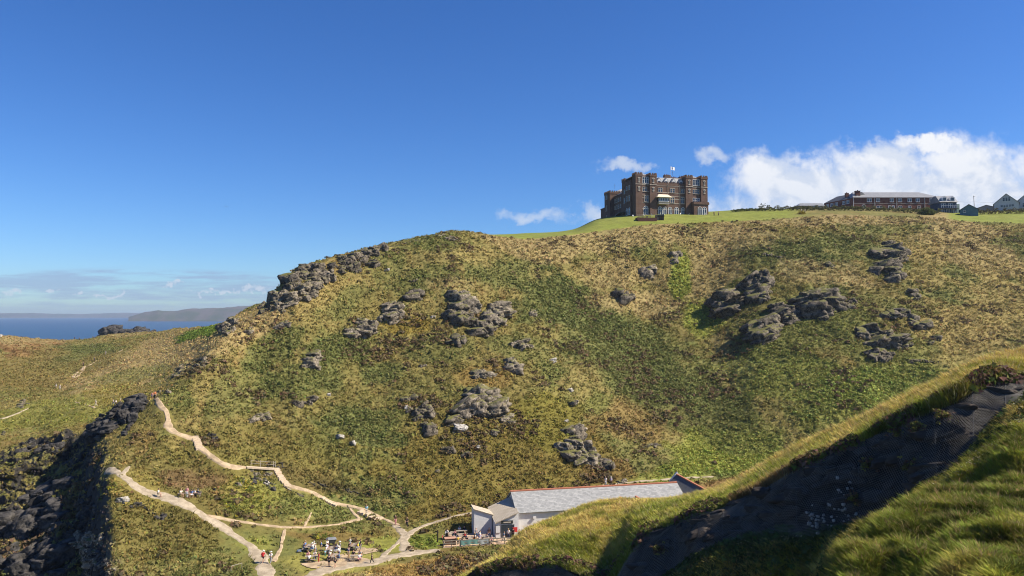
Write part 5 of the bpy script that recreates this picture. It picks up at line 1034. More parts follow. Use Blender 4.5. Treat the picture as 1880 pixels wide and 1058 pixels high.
slab((Lc, Dp+.35, ev-.14), (-.25, Dp+.35, ev-.14), (-.25, Dp/2+.02, rd+.06), (Lc, Dp/2+.02, rd+.06)).build('roof', mroof, cafe)
MB().bar((-.28, Dp/2, rd+.22), (Lc, Dp/2, rd+.22), .42, .18).build('ridge_tiles', mredt, cafe)
# cross wing at the right end, ridge running toward the viewer
x0, x1 = Lc-1.2, Lc+7.0; xm = Lc+2.2
wl = MB(); wl.add([(x0, -5.0, -2), (x1, -5.0, -2), (x1, -5.0, ev-.3), (xm, -5.0, rd-.2), (x0, -5.0, ev-.3), (x0, Dp+.4, -2), (x1, Dp+.4, -2), (x1, Dp+.4, ev-.3), (xm, Dp+.4, rd+.45), (x0, Dp+.4, ev-.3)], [(0, 1, 2, 3, 4), (9, 8, 7, 6, 5), (0, 4, 9, 5), (1, 6, 7, 2)]); wl.build('wing_wall', mrender, cafe)
slab((x0-1.6, -5.3, ev-1.0), (xm, -5.3, rd), (xm, Dp+.3, rd+.35), (x0-1.6, Dp+.3, ev-.9)).build('wing_roof', mlead, cafe)  # darker slate puts the shade of the left slope into its colour
slab((xm+.02, -5.3, rd), (x1+.4, -5.3, ev-.6), (x1+.4, Dp+.3, ev-.5), (xm+.02, Dp+.3, rd+.35)).build('wing_roof', mlead, cafe)
MB().bar((xm, -5.35, rd+.2), (xm, Dp+.35, rd+.58), .34, .2).build('ridge_tiles', mredt, cafe)
gw = MB(); gw.add([(xm-1.4, Dp+.42, rd-.6), (xm+1.0, Dp+.42, rd-.4), (xm+.1, Dp+.42, rd+1.0), (xm-1.4, Dp+.8, rd-.6), (xm+1.0, Dp+.8, rd-.4), (xm+.1, Dp+.8, rd+1.0)], [(0, 1, 2), (5, 4, 3), (0, 3, 4, 1), (1, 4, 5, 2), (2, 5, 3, 0)]); gw.build('gable_coping', mwhite, cafe)
# little red-topped gables poking over the knoll in front of the long roof
for u in (18.6, 21.5):
    MB().prism([(u-.7, ev+.1), (u+.7, ev+.1), (u, ev+1.2)], -.9, 1.5).build('dormer', mlead, cafe); MB().bar((u-.1, -.95, ev+1.28), (u-.1, 1.2, ev+1.28), .3, .14).build('ridge_tiles', mredt, cafe)
MB().box(5.9, 8.2, -.08, -.003, 0, 2.15).build('doorway', mglass, cafe); MB().box(5.05, 5.85, -.10, -.003, 0, 2.15).build('door', mat('pale_blue_paint', (.30, .42, .55), rough=.6), cafe)  # doorway is a dark sheet standing for the unlit opening
MB().box(2.6, 3.1, -.35, -.003, 2.65, 2.95).build('wall_light', mwhite, cafe)
pr = MB(); pr.tube((-.05, -.12, .0), (-.05, -.12, ev-.3), .07); pr.build('drainpipe', mat('red_pipe', (.32, .06, .04), rough=.6), cafe)
# front wing B: mono-pitch roof falling left, in front of the gable end
fx0, fx1, fy0, fy1 = -3.85, -.02, -.9, 5.2
hl, hr = 2.45, 4.0
wl = MB(); wl.add([(fx0, fy0, -1.5), (fx1, fy0, -1.5), (fx1, fy0, hr), (fx0, fy0, hl), (fx0, fy1, -1.5), (fx1, fy1, -1.5), (fx1, fy1, hr+.9), (fx0, fy1, hl+.9)], [(0, 1, 2, 3), (7, 6, 5, 4), (0, 3, 7, 4), (1, 5, 6, 2)]); wl.build('porch_wall', mrender, cafe)
slab((fx0-.15, fy0-.3, hl+.0), (fx1, fy0-.3, hr+.02), (fx1, fy1+.2, hr+.95), (fx0-.15, fy1+.2, hl+.95), .12).build('porch_roof', mtile, cafe)
sg = MB().box(-2.95, -1.0, fy0-.14, fy0-.003, 2.28, 2.78).build('sign_board', mat('dark_sign', (.03, .035, .035), rough=.6), cafe); MB().box(-2.6, -1.35, fy0-.16, fy0-.141, 2.45, 2.62).build('sign_lettering', mtrim, sg)
MB().box(-2.95, -.75, fy0-.06, fy0-.003, 0, 2.1).build('doorway', mglass, cafe)  # flat dark sheet in place of the shade inside the entrance
mb_ = MB().box(-3.95, -3.1, fy0-.10, fy0-.003, .85, 2.1).build('menu_frame', mlead, cafe); MB().box(-3.87, -3.18, fy0-.12, fy0-.101, .92, 2.03).build('menu_sheet', mwhite, mb_)
# rear-left wing A: roof falling right, tall whitewashed wall
ax0, ax1, ay0, ay1 = -7.0, -4.0, 1.6, 4.2; al, ar_ = 4.2, 3.1
wl = MB(); wl.add([(ax0, ay0, -1.5), (ax1, ay0, -1.5), (ax1, ay0, ar_), (ax0, ay0, al), (ax0, ay1, -1.5), (ax1, ay1, -1.5), (ax1, ay1, ar_+.1), (ax0, ay1, al+.1)], [(0, 1, 2, 3), (7, 6, 5, 4), (0, 3, 7, 4), (1, 5, 6, 2)]); wl.build('store_wall', mrender, cafe)
slab((ax0-.15, ay0-.2, al+.04), (ax1+.2, ay0-.2, ar_+.0), (ax1+.2, ay1, ar_+.12), (ax0-.15, ay1, al+.14), .12).build('store_roof', mtile, cafe)
# ---------------------------------------------------------------- rockfall netting on the near cliff
mwire = mat('galvanised_wire', (.20, .185, .16), rough=.6, metal=.1, spec=.3)
pxs = np.linspace(905, 1905, 420); aL = A_(pxs, 860)
Dn, Zn = NF.curves(aL)
def netpt(i_, f):
    """i_: index along the cliff (float array), f: 0 foot .. 1 lip"""
    a = np.interp(i_, np.arange(len(aL)), aL); D, Z = NF.curves(a); d = D[3]*(1-f)+D[4]*f; b, sg = NF.base(a, d, (D, Z)); x = a*d
    z0 = b+ndisp(x, d, sg); nx_, ny_ = -.62, -.78
    cur = Z[3]*(1-f)+Z[4]*f; z_ = np.maximum(z0*.55+cur*.45, z0-.0)
    off = .20+.50*np.maximum(0, fbm(x/2.0, z_/1.6+3, 3, 601)+.05)
    return np.stack([x+nx_*off, d+ny_*off, z_+EYE+.02], -1)
P0_ = netpt(np.arange(len(aL)).astype(float), np.full(len(aL), .5)); sl = np.r_[0, np.cumsum(np.linalg.norm(np.diff(P0_, axis=0), axis=1))]
cell = .15; ncol_ = int(sl[-1]/cell); hh = 5.6; nrow = int(hh/(cell*.8))
segs = []
for r_i in range(nrow):
    for_par = (r_i % 2)*.5
    c_ = np.arange(ncol_-1)+for_par; s0 = c_*cell; f0 = r_i/nrow; df = 1/nrow
    # hexagonal cell: two slanted wires at the top and one upright twist
    A0_ = np.stack([s0, np.full_like(s0, f0)], 1); B0_ = np.stack([s0+cell*.5, np.full_like(s0, f0+df*.35)], 1); C0_ = np.stack([s0+cell, np.full_like(s0, f0)], 1); D0_ = np.stack([s0+cell*.5, np.full_like(s0, f0+df)], 1)
    segs += [np.stack([A0_, B0_], 1), np.stack([B0_, C0_], 1), np.stack([B0_, D0_], 1)]
segs = np.concatenate(segs); fl = np.clip(segs[..., 1], .0, 1.04)
ii = np.interp(segs[..., 0], sl, np.arange(len(sl))); Q = netpt(ii.ravel(), fl.ravel()).reshape(-1, 2, 3)
dv_ = Q[:, 1]-Q[:, 0]; dv_ /= np.linalg.norm(dv_, axis=1, keepdims=True)+1e-9; sdv = np.cross(dv_, np.array([-.62, -.78, 0.0])); sdv /= np.linalg.norm(sdv, axis=1, keepdims=True)+1e-9
wv = sdv*.0055; out_ = np.array([-.62, -.78, 0])*.006
V_ = np.stack([Q[:, 0]-wv, Q[:, 0]+wv, Q[:, 0]+out_, Q[:, 1]-wv, Q[:, 1]+wv, Q[:, 1]+out_], 1).reshape(-1, 3); i0 = np.arange(len(Q))[:, None]*6
Fc = np.concatenate([i0+np.array([0, 2, 5, 3]), i0+np.array([2, 1, 4, 5])])
net = npmesh('rockfall_net', V_, Fc, mwire); tag(net, 'grey hexagonal wire netting pinned over the dark near cliff face', 'safety net')
for px in (1150, 1240, 1330, 1420, 1465, 1520, 1578, 1660, 1720, 1790, 1850):
    i_ = np.interp(px, pxs, np.arange(len(pxs))); q = netpt(np.full(14, i_), np.linspace(0, 1.0, 14)); cb = MB()
    for a, b in zip(q[:-1], q[1:]): cb.tube(a+np.array([-.02, -.03, 0]), b+np.array([-.02, -.03, 0]), .008, n=4)
    cb.build('seam_cable', mlead, net)
# broken ledges of the rock face behind the netting
lr = np.random.default_rng(11)
for li, (lo_, hi_, lab) in enumerate(((1100, 1330, 'broken dark ledges behind the netting, below the grassy knoll'), (1330, 1480, 'broken dark ledges behind the netting, left of the white stones'), (1480, 1640, 'broken dark ledges behind the netting, around the white stones'), (1640, 1880, 'broken dark ledges behind the netting at the right end'))):
    VV = []; FF = []; o_ = 0
    for i in range(26):
        px = lo_+(hi_-lo_)*lr.random(); i_ = np.interp(px, pxs, np.arange(len(pxs))); q = netpt(np.array([i_]), np.array([.06+.86*lr.random()]))[0]; b_ = .3+.55*lr.random()
        v, Fc = chunk(4, lr, np.array([b_*1.5, b_*.55, b_*.55]), (-.35+.2*lr.normal(), .2*lr.normal(), -.68+.3*lr.normal()), lr.random()*30); VV.append(v+q+np.array([.26, .42, -.05])); FF.append(Fc+o_); o_ += len(v)
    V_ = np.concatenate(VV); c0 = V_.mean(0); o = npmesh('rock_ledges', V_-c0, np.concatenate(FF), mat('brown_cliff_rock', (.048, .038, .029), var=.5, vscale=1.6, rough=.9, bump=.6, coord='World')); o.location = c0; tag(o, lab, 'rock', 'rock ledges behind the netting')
# tufts growing through the netting
for (px, f, lab) in ((1100, .8, 'brown tuft on the netting at its far left'), (1213, .55, 'brown tuft hanging on the netting below the knoll'), (1600, .62, 'dark tuft in the upper middle of the netting'), (1573, .35, 'dark tuft lower on the netting, above the white stones'), (1676, .45, 'round brown tuft standing out on the netting'), (1688, .80, 'rusty tuft right under the turf lip above the round tuft'), (1650, .86, 'large rusty heather tuft hanging from the lip'), (1740, .85, 'heather tuft near the top of the netting on the right')):
    i_ = np.interp(px, pxs, np.arange(len(pxs))); q = netpt(np.array([i_]), np.array([f]))[0]; n = 46; P = q+RNG.normal(size=(n, 3))*np.array([.30, .12, .20]); cc_ = np.where(RNG.random((n, 1)) < .5, np.array((.10, .06, .035)), np.array((.13, .12, .03)))*(.6+.8*RNG.random((n, 1)))
    tag(clumps('cliff_tuft', P, cc_, np.full(n, .16), 12, flat=1), lab, 'plant', 'tufts growing through the netting')
# white stones caught behind the net
wr = np.random.default_rng(3)
for gi, (cx, cy, w, h, n, lab) in enumerate(((1550, 925, 26, 50, 22, 'scatter of white broken stone behind the netting, right column'), (1510, 958, 60, 26, 34, 'heap of white broken stone at the foot of the netted cliff'))):
    VV = []; FF = []; o_ = 0
    for i in range(n):
        px = cx+wr.normal()*w*.4; py = cy+wr.normal()*h*.35; i_ = np.interp(px, pxs, np.arange(len(pxs))); D, Z = NF.curves(np.array([A_(px, py)])); ang = K_(py)
        f = float(np.clip((ang*D[3, 0]-Z[3, 0])/(Z[4, 0]-Z[3, 0]), .02, .9)); q = netpt(np.array([i_]), np.array([f]))[0]; v, Fc = chunk(2, wr, np.array([1, .8, .7])*(.05+.12*wr.random()), (0, 0, wr.random()*3), wr.random()*9)
        VV.append(v+q+np.array([.05, .08, 0])); FF.append(Fc+o_); o_ += len(v)
    o = npmesh('white_stones', np.concatenate(VV), np.concatenate(FF), mpale); tag(o, lab, 'stones', 'white stones behind the netting', kind='stuff')
# ---------------------------------------------------------------- people
mskin = mat('skin', (.46, .27, .19), rough=.6)
def clothm(n, c): return mat('cloth_'+n, c, var=.12, vscale=9, rough=.9)
CLOTH = {'white': (.72, .71, .68), 'navy': (.03, .045, .10), 'black': (.02, .02, .022), 'red': (.55, .04, .04), 'grey': (.28, .28, .29), 'blue': (.10, .22, .45), 'sky': (.25, .55, .68), 'pink': (.62, .28, .30), 'yellow': (.75, .50, .05), 'green': (.06, .22, .12), 'khaki': (.30, .25, .16), 'lilac': (.55, .50, .62), 'denim': (.08, .13, .22), 'orange': (.65, .22, .08), 'brown': (.13, .08, .05), 'cream': (.62, .56, .45)}
HAIR = {'dark': (.025, .017, .012), 'brown': (.10, .055, .03), 'fair': (.38, .26, .13), 'grey': (.42, .41, .40), 'hat': (.68, .65, .58), 'cap': (.05, .07, .12)}
def skeleton(pose):
    """joints (x, y, z, r); figure faces -Y"""
    J = {}; E = []
    if pose == 'sit':
        J['pel'] = (0, 0, .53, .13); J['sp'] = (0, .01, .72, .125); J['ch'] = (0, -.02, .92, .135); J['nk'] = (0, -.05, 1.06, .055); J['h1'] = (0, -.07, 1.13, .07); J['h2'] = (0, -.085, 1.21, .095); J['h3'] = (0, -.08, 1.29, .07)
        for s, n in ((-1, 'l'), (1, 'r')):
            J['hip'+n] = (s*.09, -.03, .51, .095); J['kn'+n] = (s*.12, -.43, .52, .062); J['an'+n] = (s*.12, -.40, .10, .042); J['to'+n] = (s*.13, -.56, .045, .038)
            J['sh'+n] = (s*.17, -.03, .98, .062); J['el'+n] = (s*.23, -.14, .74, .045); J['wr'+n] = (s*.14, -.36, .76, .030)
    else:
        w = .24 if pose == 'walk' else 0; lean = -.03 if pose == 'walk' else 0
        J['pel'] = (0, 0, .95, .125); J['sp'] = (0, lean*.5, 1.13, .12); J['ch'] = (0, lean, 1.33, .135); J['nk'] = (0, lean*1.3, 1.48, .055); J['h1'] = (0, lean*1.5-.01, 1.55, .07); J['h2'] = (0, lean*1.6-.02, 1.63, .095); J['h3'] = (0, lean*1.6-.01, 1.71, .07)
        for s, n in ((-1, 'l'), (1, 'r')):
            q = w*s; J['hip'+n] = (s*.085, -q*.1, .90, .095); J['kn'+n] = (s*.095, -q*.75-(.05 if w else .02), .50, .062); J['an'+n] = (s*.10, -q*1.15+(.10 if q < 0 else .02), .09 if q >= 0 else .13, .042); J['to'+n] = (s*.115, J['an'+n][1]-.15, .045, .036)
            J['sh'+n] = (s*.18, lean, 1.40, .062); J['el'+n] = (s*.245, q*.45+.02, 1.13, .045)
            J['wr'+n] = (s*.235, q*.75-.06, .90, .030) if pose != 'point' or s < 0 else (s*.14, -.30, 1.14, .030)
    E += [('pel', 'sp'), ('sp', 'ch'), ('ch', 'nk'), ('nk', 'h1'), ('h1', 'h2'), ('h2', 'h3')]
    for n in 'lr':
        E += [('pel', 'hip'+n), ('hip'+n, 'kn'+n), ('kn'+n, 'an'+n), ('an'+n, 'to'+n), ('ch', 'sh'+n), ('sh'+n, 'el'+n), ('el'+n, 'wr'+n)]
        wr_ = Vector(J['wr'+n][:3]); d = (wr_-Vector(J['el'+n][:3])).normalized(); s = -1 if n == 'l' else 1; acr = Vector((0, -1, 0)) if abs(d.z) > .6 else Vector((s*-.9, -.2, 0)); acr = (acr-d*acr.dot(d)).normalized()
        pm = wr_+d*.07; J['pm'+n] = (*pm, .028); E.append(('wr'+n, 'pm'+n))
        for k in range(4):
            b = pm+d*.035+acr*(.026*(1.5-k)); L_ = (.062, .075, .07, .052)[k]; inn = d.cross(acr)*(-s)*.012; J[f'f{k}'+n] = (*(b), .0095); J[f'g{k}'+n] = (*(b+d*L_*.55+inn), .0085); J[f'e{k}'+n] = (*(b+d*L_*.95+inn*2.4), .007); E += [('pm'+n, f'f{k}'+n), (f'f{k}'+n, f'g{k}'+n), (f'g{k}'+n, f'e{k}'+n)]
        t0 = wr_+d*.035+acr*.034; J['t0'+n] = (*t0, .012); J['t1'+n] = (*(t0+d*.045+acr*.022), .009); E += [('wr'+n, 't0'+n), ('t0'+n, 't1'+n)]
    h = J['h2']; J['nose'] = (h[0], h[1]-.105, h[2]-.02, .016); E.append(('h2', 'nose'))
    for s, n in ((-1, 'l'), (1, 'r')): J['ear'+n] = (s*.092, h[1]+.01, h[2]-.01, .018); E.append(('h2', 'ear'+n))
    return J, E
def skin(name, J, E, keep=None, grow=0., flatten=True, sub=1, root='pel'):
    ks = [k for k in J if keep is None or k in keep]; ix = {k: i for i, k in enumerate(ks)}; ed = [(ix[a], ix[b]) for a, b in E if a in ix and b in ix]
    me = bpy.data.meshes.new(name); me.from_pydata([J[k][:3] for k in ks], ed, []); o = bpy.data.objects.new(name, me); C.objects.link(o)
    md = o.modifiers.new('s', 'SKIN'); md.use_smooth_shade = True
    for k, sv in zip(ks, me.skin_vertices[0].data):
        r = J[k][3]+(grow if J[k][3] > .02 else 0); fl = .72 if k in ('pel', 'sp', 'ch') and flatten else 1; sv.radius = (r*1.12 if fl < 1 else r, r*fl)
    for k, sv in zip(ks, me.skin_vertices[0].data): sv.use_root = (k == root)
    m2 = o.modifiers.new('d', 'SUBSURF'); m2.levels = sub; m2.render_levels = sub
    dg = bpy.context.evaluated_depsgraph_get(); r = bpy.data.meshes.new_from_object(o.evaluated_get(dg)); r.name = name; bpy.data.objects.remove(o)
    if not r.materials: r.materials.append(mskin)
    return r
PM = {}
for pose in ('stand', 'walk', 'sit', 'point'):
    J, E = skeleton(pose); body = skin('body_'+pose, J, E)
    shirt = skin('shirt', J, E, keep=('pel', 'sp', 'ch', 'shl', 'ell', 'shr', 'elr'), grow=.022); 
    legs = skin('trousers', J, E, keep=('pel', 'hipl', 'knl', 'hipr', 'knr', 'anl', 'anr'), grow=.018)
    Js = dict(J)
    for n in 'lr': a = Vector(J['hip'+n][:3]); b = Vector(J['kn'+n][:3]); m_ = a.lerp(b, .75); Js['kn'+n] = (*m_, .075)
    shorts = skin('shorts', Js, E, keep=('pel', 'hipl', 'knl', 'hipr', 'knr'), grow=.018)
    h = Vector(J['h2'][:3]); bm = bmesh.new(); bmesh.ops.create_icosphere(bm, subdivisions=3, radius=.118)
    for v in bm.verts: v.co.z = v.co.z*1.12; v.co.y = v.co.y*1.05
    bmesh.ops.delete(bm, geom=[v for v in bm.verts if v.co.z < -.02-.5*min(0, 0) and v.co.y < .02 or v.co.z < -.09 or (v.co.y < -.07 and v.co.z < .045)], context='VERTS')
    bmesh.ops.translate(bm, verts=bm.verts, vec=h+Vector((0, .012, .02))); hr = bpy.data.meshes.new('hair'); bm.to_mesh(hr); bm.free(); hr.materials.append(mskin)
    hb = MB(); n = 16; ring = [(h.x+.20*math.cos(6.283*i/n), h.y+.21*math.sin(6.283*i/n), h.z+.055) for i in range(n)]; r2 = [(h.x+.115*math.cos(6.283*i/n), h.y+.125*math.sin(6.283*i/n), h.z+.075) for i in range(n)]; r3 = [(h.x+.09*math.cos(6.283*i/n), h.y+.10*math.sin(6.283*i/n), h.z+.165) for i in range(n)]
    hb.loft(ring, r2); hb.loft(r2, r3); ho = hb.build('sun_hat', mskin); hm_ = ho.data; bpy.data.objects.remove(ho)
    PM[pose] = dict(body=body, shirt=shirt, legs=legs, shorts=shorts, hair=hr, hat=hm_)
def setm(o, m): o.material_slots[0].link = 'OBJECT'; o.material_slots[0].material = m
def person(loc, face, pose, top, leg, hair, label, scale=1.0, shorts=False, group=None):
    p = PM[pose]; o = bpy.data.objects.new('person', p['body']); C.objects.link(o); setm(o, mskin); o.location = loc; o.rotation_euler.z = math.radians(face); o.scale = (scale,)*3; tag(o, label, 'person', group)
    for nm, dk_, m in (('shirt', 'shirt', clothm(top, CLOTH[top])), ('shorts' if shorts else 'trousers', 'shorts' if shorts else 'legs', clothm(leg, CLOTH[leg])), ('sun_hat' if hair == 'hat' else 'hair', 'hat' if hair == 'hat' else 'hair', mat('hair_'+hair, HAIR[hair], rough=.8))):
        c = bpy.data.objects.new(nm, p[dk_]); C.objects.link(c); setm(c, m); c.parent = o
    return o
def at(px, py, **k): 
    v = place1(px, py, **k); v.z = zat(v.x, v.y)+.10; return v
PEOPLE = [ # px, py (feet), facing (0 = toward camera, 90 = to the right), pose, top, legs, hair, shorts, scale, label
(483,1035,170,'walk','red','black','hat',1,1.0,'walker in a white hat with a red top on the gravel track'),
(497,1036,175,'walk','white','grey','hat',0,.95,'walker in white beside the red-topped walker on the track'),
(673,946,10,'stand','sky','cream','fair',0,1.0,'person in pale blue standing on the steps above the forecourt'),
(726,965,0,'walk','brown','pink','dark',0,1.0,'person in a brown top at the foot of the stepped path'),
(747,969,10,'walk','black','black','fair',0,.98,'person in black right of the one in brown at the foot of the steps'),
(683,1036,-100,'walk','black','black','dark',0,.8,'child in black walking alone along the gravel forecourt'),
(604,1042,180,'stand','black','black','dark',1,1.0,'person in black standing in front of the middle picnic tables'),
(615,1043,160,'walk','khaki','black','fair',1,.95,'person in khaki beside the one in black before the middle tables'),
(279,733,0,'stand','pink','denim','dark',1,1.0,'walker in a pinkish top at the gap in the ridge'),
(284,735,20,'walk','orange','black','dark',0,1.0,'walker in an orange top at the gap in the ridge'),
(176,747,-60,'walk','white','cream','hat',0,1.0,'lone walker in white on the headland path'),
(208,745,90,'walk','grey','denim','dark',0,1.0,'walker in grey left of the pair on the headland turf'),
(213,746,90,'stand','white','black','dark',0,1.0,'walker in a white top right of the grey one on the headland turf'),
(221,742,90,'walk','khaki','khaki','hat',0,.9,'small figure in khaki rightmost on the headland turf'),
(103,715,0,'stand','white','khaki','hat',0,1.0,'figure in white left of the pair on the far left slope'),
(110,716,0,'stand','cream','white','fair',0,1.0,'figure in cream right of the one in white on the far left slope'),
(153,673,20,'walk','black','black','dark',0,1.0,'tiny dark walker at the bend of the far path'),
(173,664,20,'walk','navy','black','dark',0,1.0,'tiny dark walker halfway along the far path'),
(194,652,20,'walk','grey','grey','dark',0,1.0,'tiny pale grey walker at the top of the far path'),
(1112,893,0,'stand','white','white','grey',0,1.0,'person in white on the track behind the long cafe roof'),
(1122,893,0,'stand','lilac','brown','hat',0,.98,'person in lilac with a pale hat behind the long cafe roof'),
(290,914,100,'sit','white','khaki','dark',1,1.0,'person in white seated on the little green island in the track'),
(332,914,60,'sit','cream','khaki','fair',1,1.0,'person in cream seated at the left end of the bench group'),
(343,915,0,'stand','pink','white','fair',0,1.0,'person in a pink top standing by the benches'),
(352,915,-30,'sit','blue','white','dark',1,1.0,'person in blue sitting on the bench behind the pink-topped one'),
(357,914,-20,'sit','white','black','dark',1,1.0,'person in white sitting mid-bench by the gravel track'),
(364,914,-40,'sit','navy','black','cap',0,1.0,'person in navy at the right end of the bench'),
]
PEOPLE += [
(579,1021,90,'stand','cream','denim','grey',0,1.0,'person in cream standing between the two left lawn tables'),
(590,1014,-80,'stand','blue','khaki','brown',1,.95,'person in blue right of the rear left lawn table'),
(601,1012,60,'stand','white','black','dark',0,.95,'person in white left of the rear middle lawn table'),
(624,1017,-60,'stand','grey','white','hat',0,1.0,'person in grey right of the rear middle lawn table'),
(642,1009,80,'stand','green','denim','fair',1,.95,'person in green left of the rear right lawn table'),
(662,1012,-70,'stand','black','grey','brown',0,1.0,'person in black and grey right of the rear right lawn table'),
(663,1030,-90,'stand','orange','denim','fair',1,.6,'toddler in orange right of the front right lawn table'),
(640,1026,60,'stand','navy','khaki','dark',1,.95,'person in navy and khaki between the middle and right lawn tables'),
]
for px, py, fc, ps, tp_, lg, hr, sh_, sc, lab in PEOPLE:
    v = at(px, py, **({'d0': 185} if (px < 240 and py < 750) else {}))
    if ps == 'sit': v.z += .02
    person(v, fc, ps, tp_, lg, hr, lab, sc, bool(sh_))
# two silhouettes on the headland skyline
for px, lab in ((137, 'tiny silhouette on the headland skyline, left of the two'), (145.5, 'tiny silhouette on the headland skyline, right of the two')):
    x = A_(px, 624)*425; person((x, 425, zat(x, 425)), 0, 'stand', 'black', 'black', 'dark', lab)
# people on the hotel lawn
for px, fc, lab, tp_ in ((1311, 0, 'figure in black right of the castle hotel, nearer the wall', 'black'), (1319, 30, 'figure in navy farthest right of the castle hotel', 'navy')):
    x = A_(px, 395)*306; person((x, 306, zat(x, 306)), fc, 'stand', tp_, 'black', 'dark', lab)
for px, lab, tp_ in ((1471.5, 'figure in white on the bank below the bungalow', 'white'), (1478, 'figure in cream beside the white one below the bungalow', 'cream')):
    x = A_(px, 389)*309; person((x, 309, zat(x, 309)), 0, 'stand', tp_, 'khaki', 'fair', lab)
# ---------------------------------------------------------------- picnic tables with their people
mtab = mat('picnic_timber', (.30, .25, .19), var=.3, vscale=4, rough=.9)
def picnic(loc, rz_, label, m=mtab, w=1.8, group='picnic tables on the lawn'):
    o = empty('picnic_table', loc, rz_, label=label, cat='picnic table', group=group); h = w/2; tt = MB()
    for i in range(5): tt.box(-h, h, -.37+i*.15, -.24+i*.15, .71, .75)
    tt.build('tabletop', m, o)
    for s in (-1, 1):
        b = MB(); b.box(-h, h, s*.72-.13, s*.72-.01, .42, .46); b.box(-h, h, s*.72+.01, s*.72+.13, .42, .46); b.build('bench_seat', m, o)
    for s in (-h*.72, h*.72):
        f = MB(); f.bar((s, -.30, .70), (s, -.62, 0), .06, .09); f.bar((s, .30, .70), (s, .62, 0), .06, .09); f.box(s-.035, s+.035, -.82, .82, .33, .415); f.box(s+.04, s+.09, -.35, .35, .62, .705); f.build('leg_frame', m, o)
    return o
TB = [ # px, py ground, rotation, label, seated [(side, u, top, legs, hair)], colour
(567,1012,88,'rearmost picnic table of the left lawn group', [(-1,-.45,'white','blue','hat'),(-1,.35,'cream','denim','grey'),(1,-.2,'navy','denim','dark'),(1,.5,'blue','black','fair')]),
(572,1031,12,'front left picnic table with a red-shirted sitter at its end', [(-1,-.3,'white','black','fair'),(1,-.5,'pink','khaki','brown'),(1,.4,'cream','blue','fair')]),
(609,1016,92,'rear table of the middle picnic group', [(-1,-.4,'navy','white','dark'),(-1,.4,'white','black','fair'),(1,-.5,'white','grey','hat'),(1,.3,'lilac','cream','brown')]),
(614,1030,88,'front table of the middle picnic group', [(-1,-.3,'denim','navy','dark'),(1,-.4,'white','white','grey'),(1,.4,'cream','khaki','hat')]),
(650,1010,90,'rearmost picnic table of the right lawn group', [(-1,-.5,'yellow','white','fair'),(-1,.4,'green','denim','dark'),(1,-.3,'black','black','dark'),(1,.45,'lilac','grey','hat')]),
(654,1030,6,'front right picnic table nearest the gravel forecourt', [(1,-.5,'black','black','dark'),(-1,.5,'white','pink','brown'),(1,.45,'grey','khaki','fair')]),
]
SHORT = ['rear left lawn table', 'front left lawn table', 'rear middle lawn table', 'front middle lawn table', 'rear right lawn table', 'front right lawn table']
SHORT2 = ['rear left terrace table', 'second terrace table', 'terrace table by the banner', 'terrace table under the white wall', 'front terrace table', 'shaded rear terrace table']
cnt = 0
for ti, (px, py, rt, lab, seats) in enumerate(TB):
    v = at(px, py); v.z -= .04; rr = math.radians(rt); picnic(v, rr, lab)
    for s, u, tp_, lg, hr in seats:
        # local seat position; sitter faces the table
        lx, ly = u, s*.74; x = v.x+lx*math.cos(rr)-ly*math.sin(rr); y = v.y+lx*math.sin(rr)+ly*math.cos(rr)
        person((x, y, v.z+.02), rt+(180 if s < 0 else 0), 'sit', tp_, lg, hr, f'sitter in {tp_} and {lg}, {"sun hat" if hr == "hat" else hr+" hair"}, at the {SHORT[ti]}')
person(at(585, 1034), -60, 'stand', 'red', 'red', 'fair', 'person in bright red at the right end of the front left table', .85)
person(at(597, 1024), 40, 'stand', 'sky', 'green', 'fair', 'small child in pale blue between the left and middle tables', .62)
person(at(622, 1026), -120, 'stand', 'white', 'denim', 'hat', 'person in white standing at the right side of the middle tables')
# grey covered barrow behind the middle tables and bags on the grass
v = at(608, 1003); o = empty('garden_barrow', v, math.radians(20), label='grey covered trolley behind the middle picnic tables', cat='trolley'); MB().loft([(-.5, -.35, .45), (.5, -.35, .45), (.5, .35, .45), (-.5, .35, .45)], [(-.75, -.5, 1.0), (.75, -.5, 1.0), (.75, .5, 1.0), (-.75, .5, 1.0)]).build('tub', mlead, o); MB().loft([(-.78, -.53, 1.003), (.78, -.53, 1.003), (.78, .53, 1.003), (-.78, .53, 1.003)], [(-.5, -.3, 1.2), (.5, -.3, 1.2), (.5, .3, 1.2), (-.5, .3, 1.2)]).build('cover', mslate, o)
for sx in (-.4, .4): MB().tube((sx, -.4, .2), (sx, .4, .2), .2, n=12).build('wheel', mdarkw, o)
v = at(549, 1014); bg_ = empty('rucksack', v, .4, label='blue-grey rucksack lying on the grass left of the picnic tables', cat='rucksack'); MB().loft([(-.35, -.2, 0), (.35, -.2, 0), (.35, .2, 0), (-.35, .2, 0)], [(-.25, -.12, .26), (.25, -.12, .26), (.25, .12, .26), (-.25, .12, .26)]).build('bag_body', clothm('denim', CLOTH['denim']), bg_); MB().box(-.15, .15, -.26, -.19, .05, .2).build('pocket', clothm('grey', CLOTH['grey']), bg_)
# rucksack carried by the walker on the track
w0 = at(483, 1035); rk_ = empty('rucksack', (w0.x, w0.y-.17, w0.z+1.22), 0, label='red rucksack on the back of the walker in the white hat', cat='rucksack'); MB().loft([(-.15, -.10, -.25), (.15, -.10, -.25), (.15, .05, -.25), (-.15, .05, -.25)], [(-.12, -.06, .27), (.12, -.06, .27), (.12, .05, .27), (-.12, .05, .27)]).build('bag_body', clothm('red', CLOTH['red']), rk_); MB().box(-.09, .09, -.15, -.10, -.18, .02).build('pocket', clothm('red', CLOTH['red']), rk_)
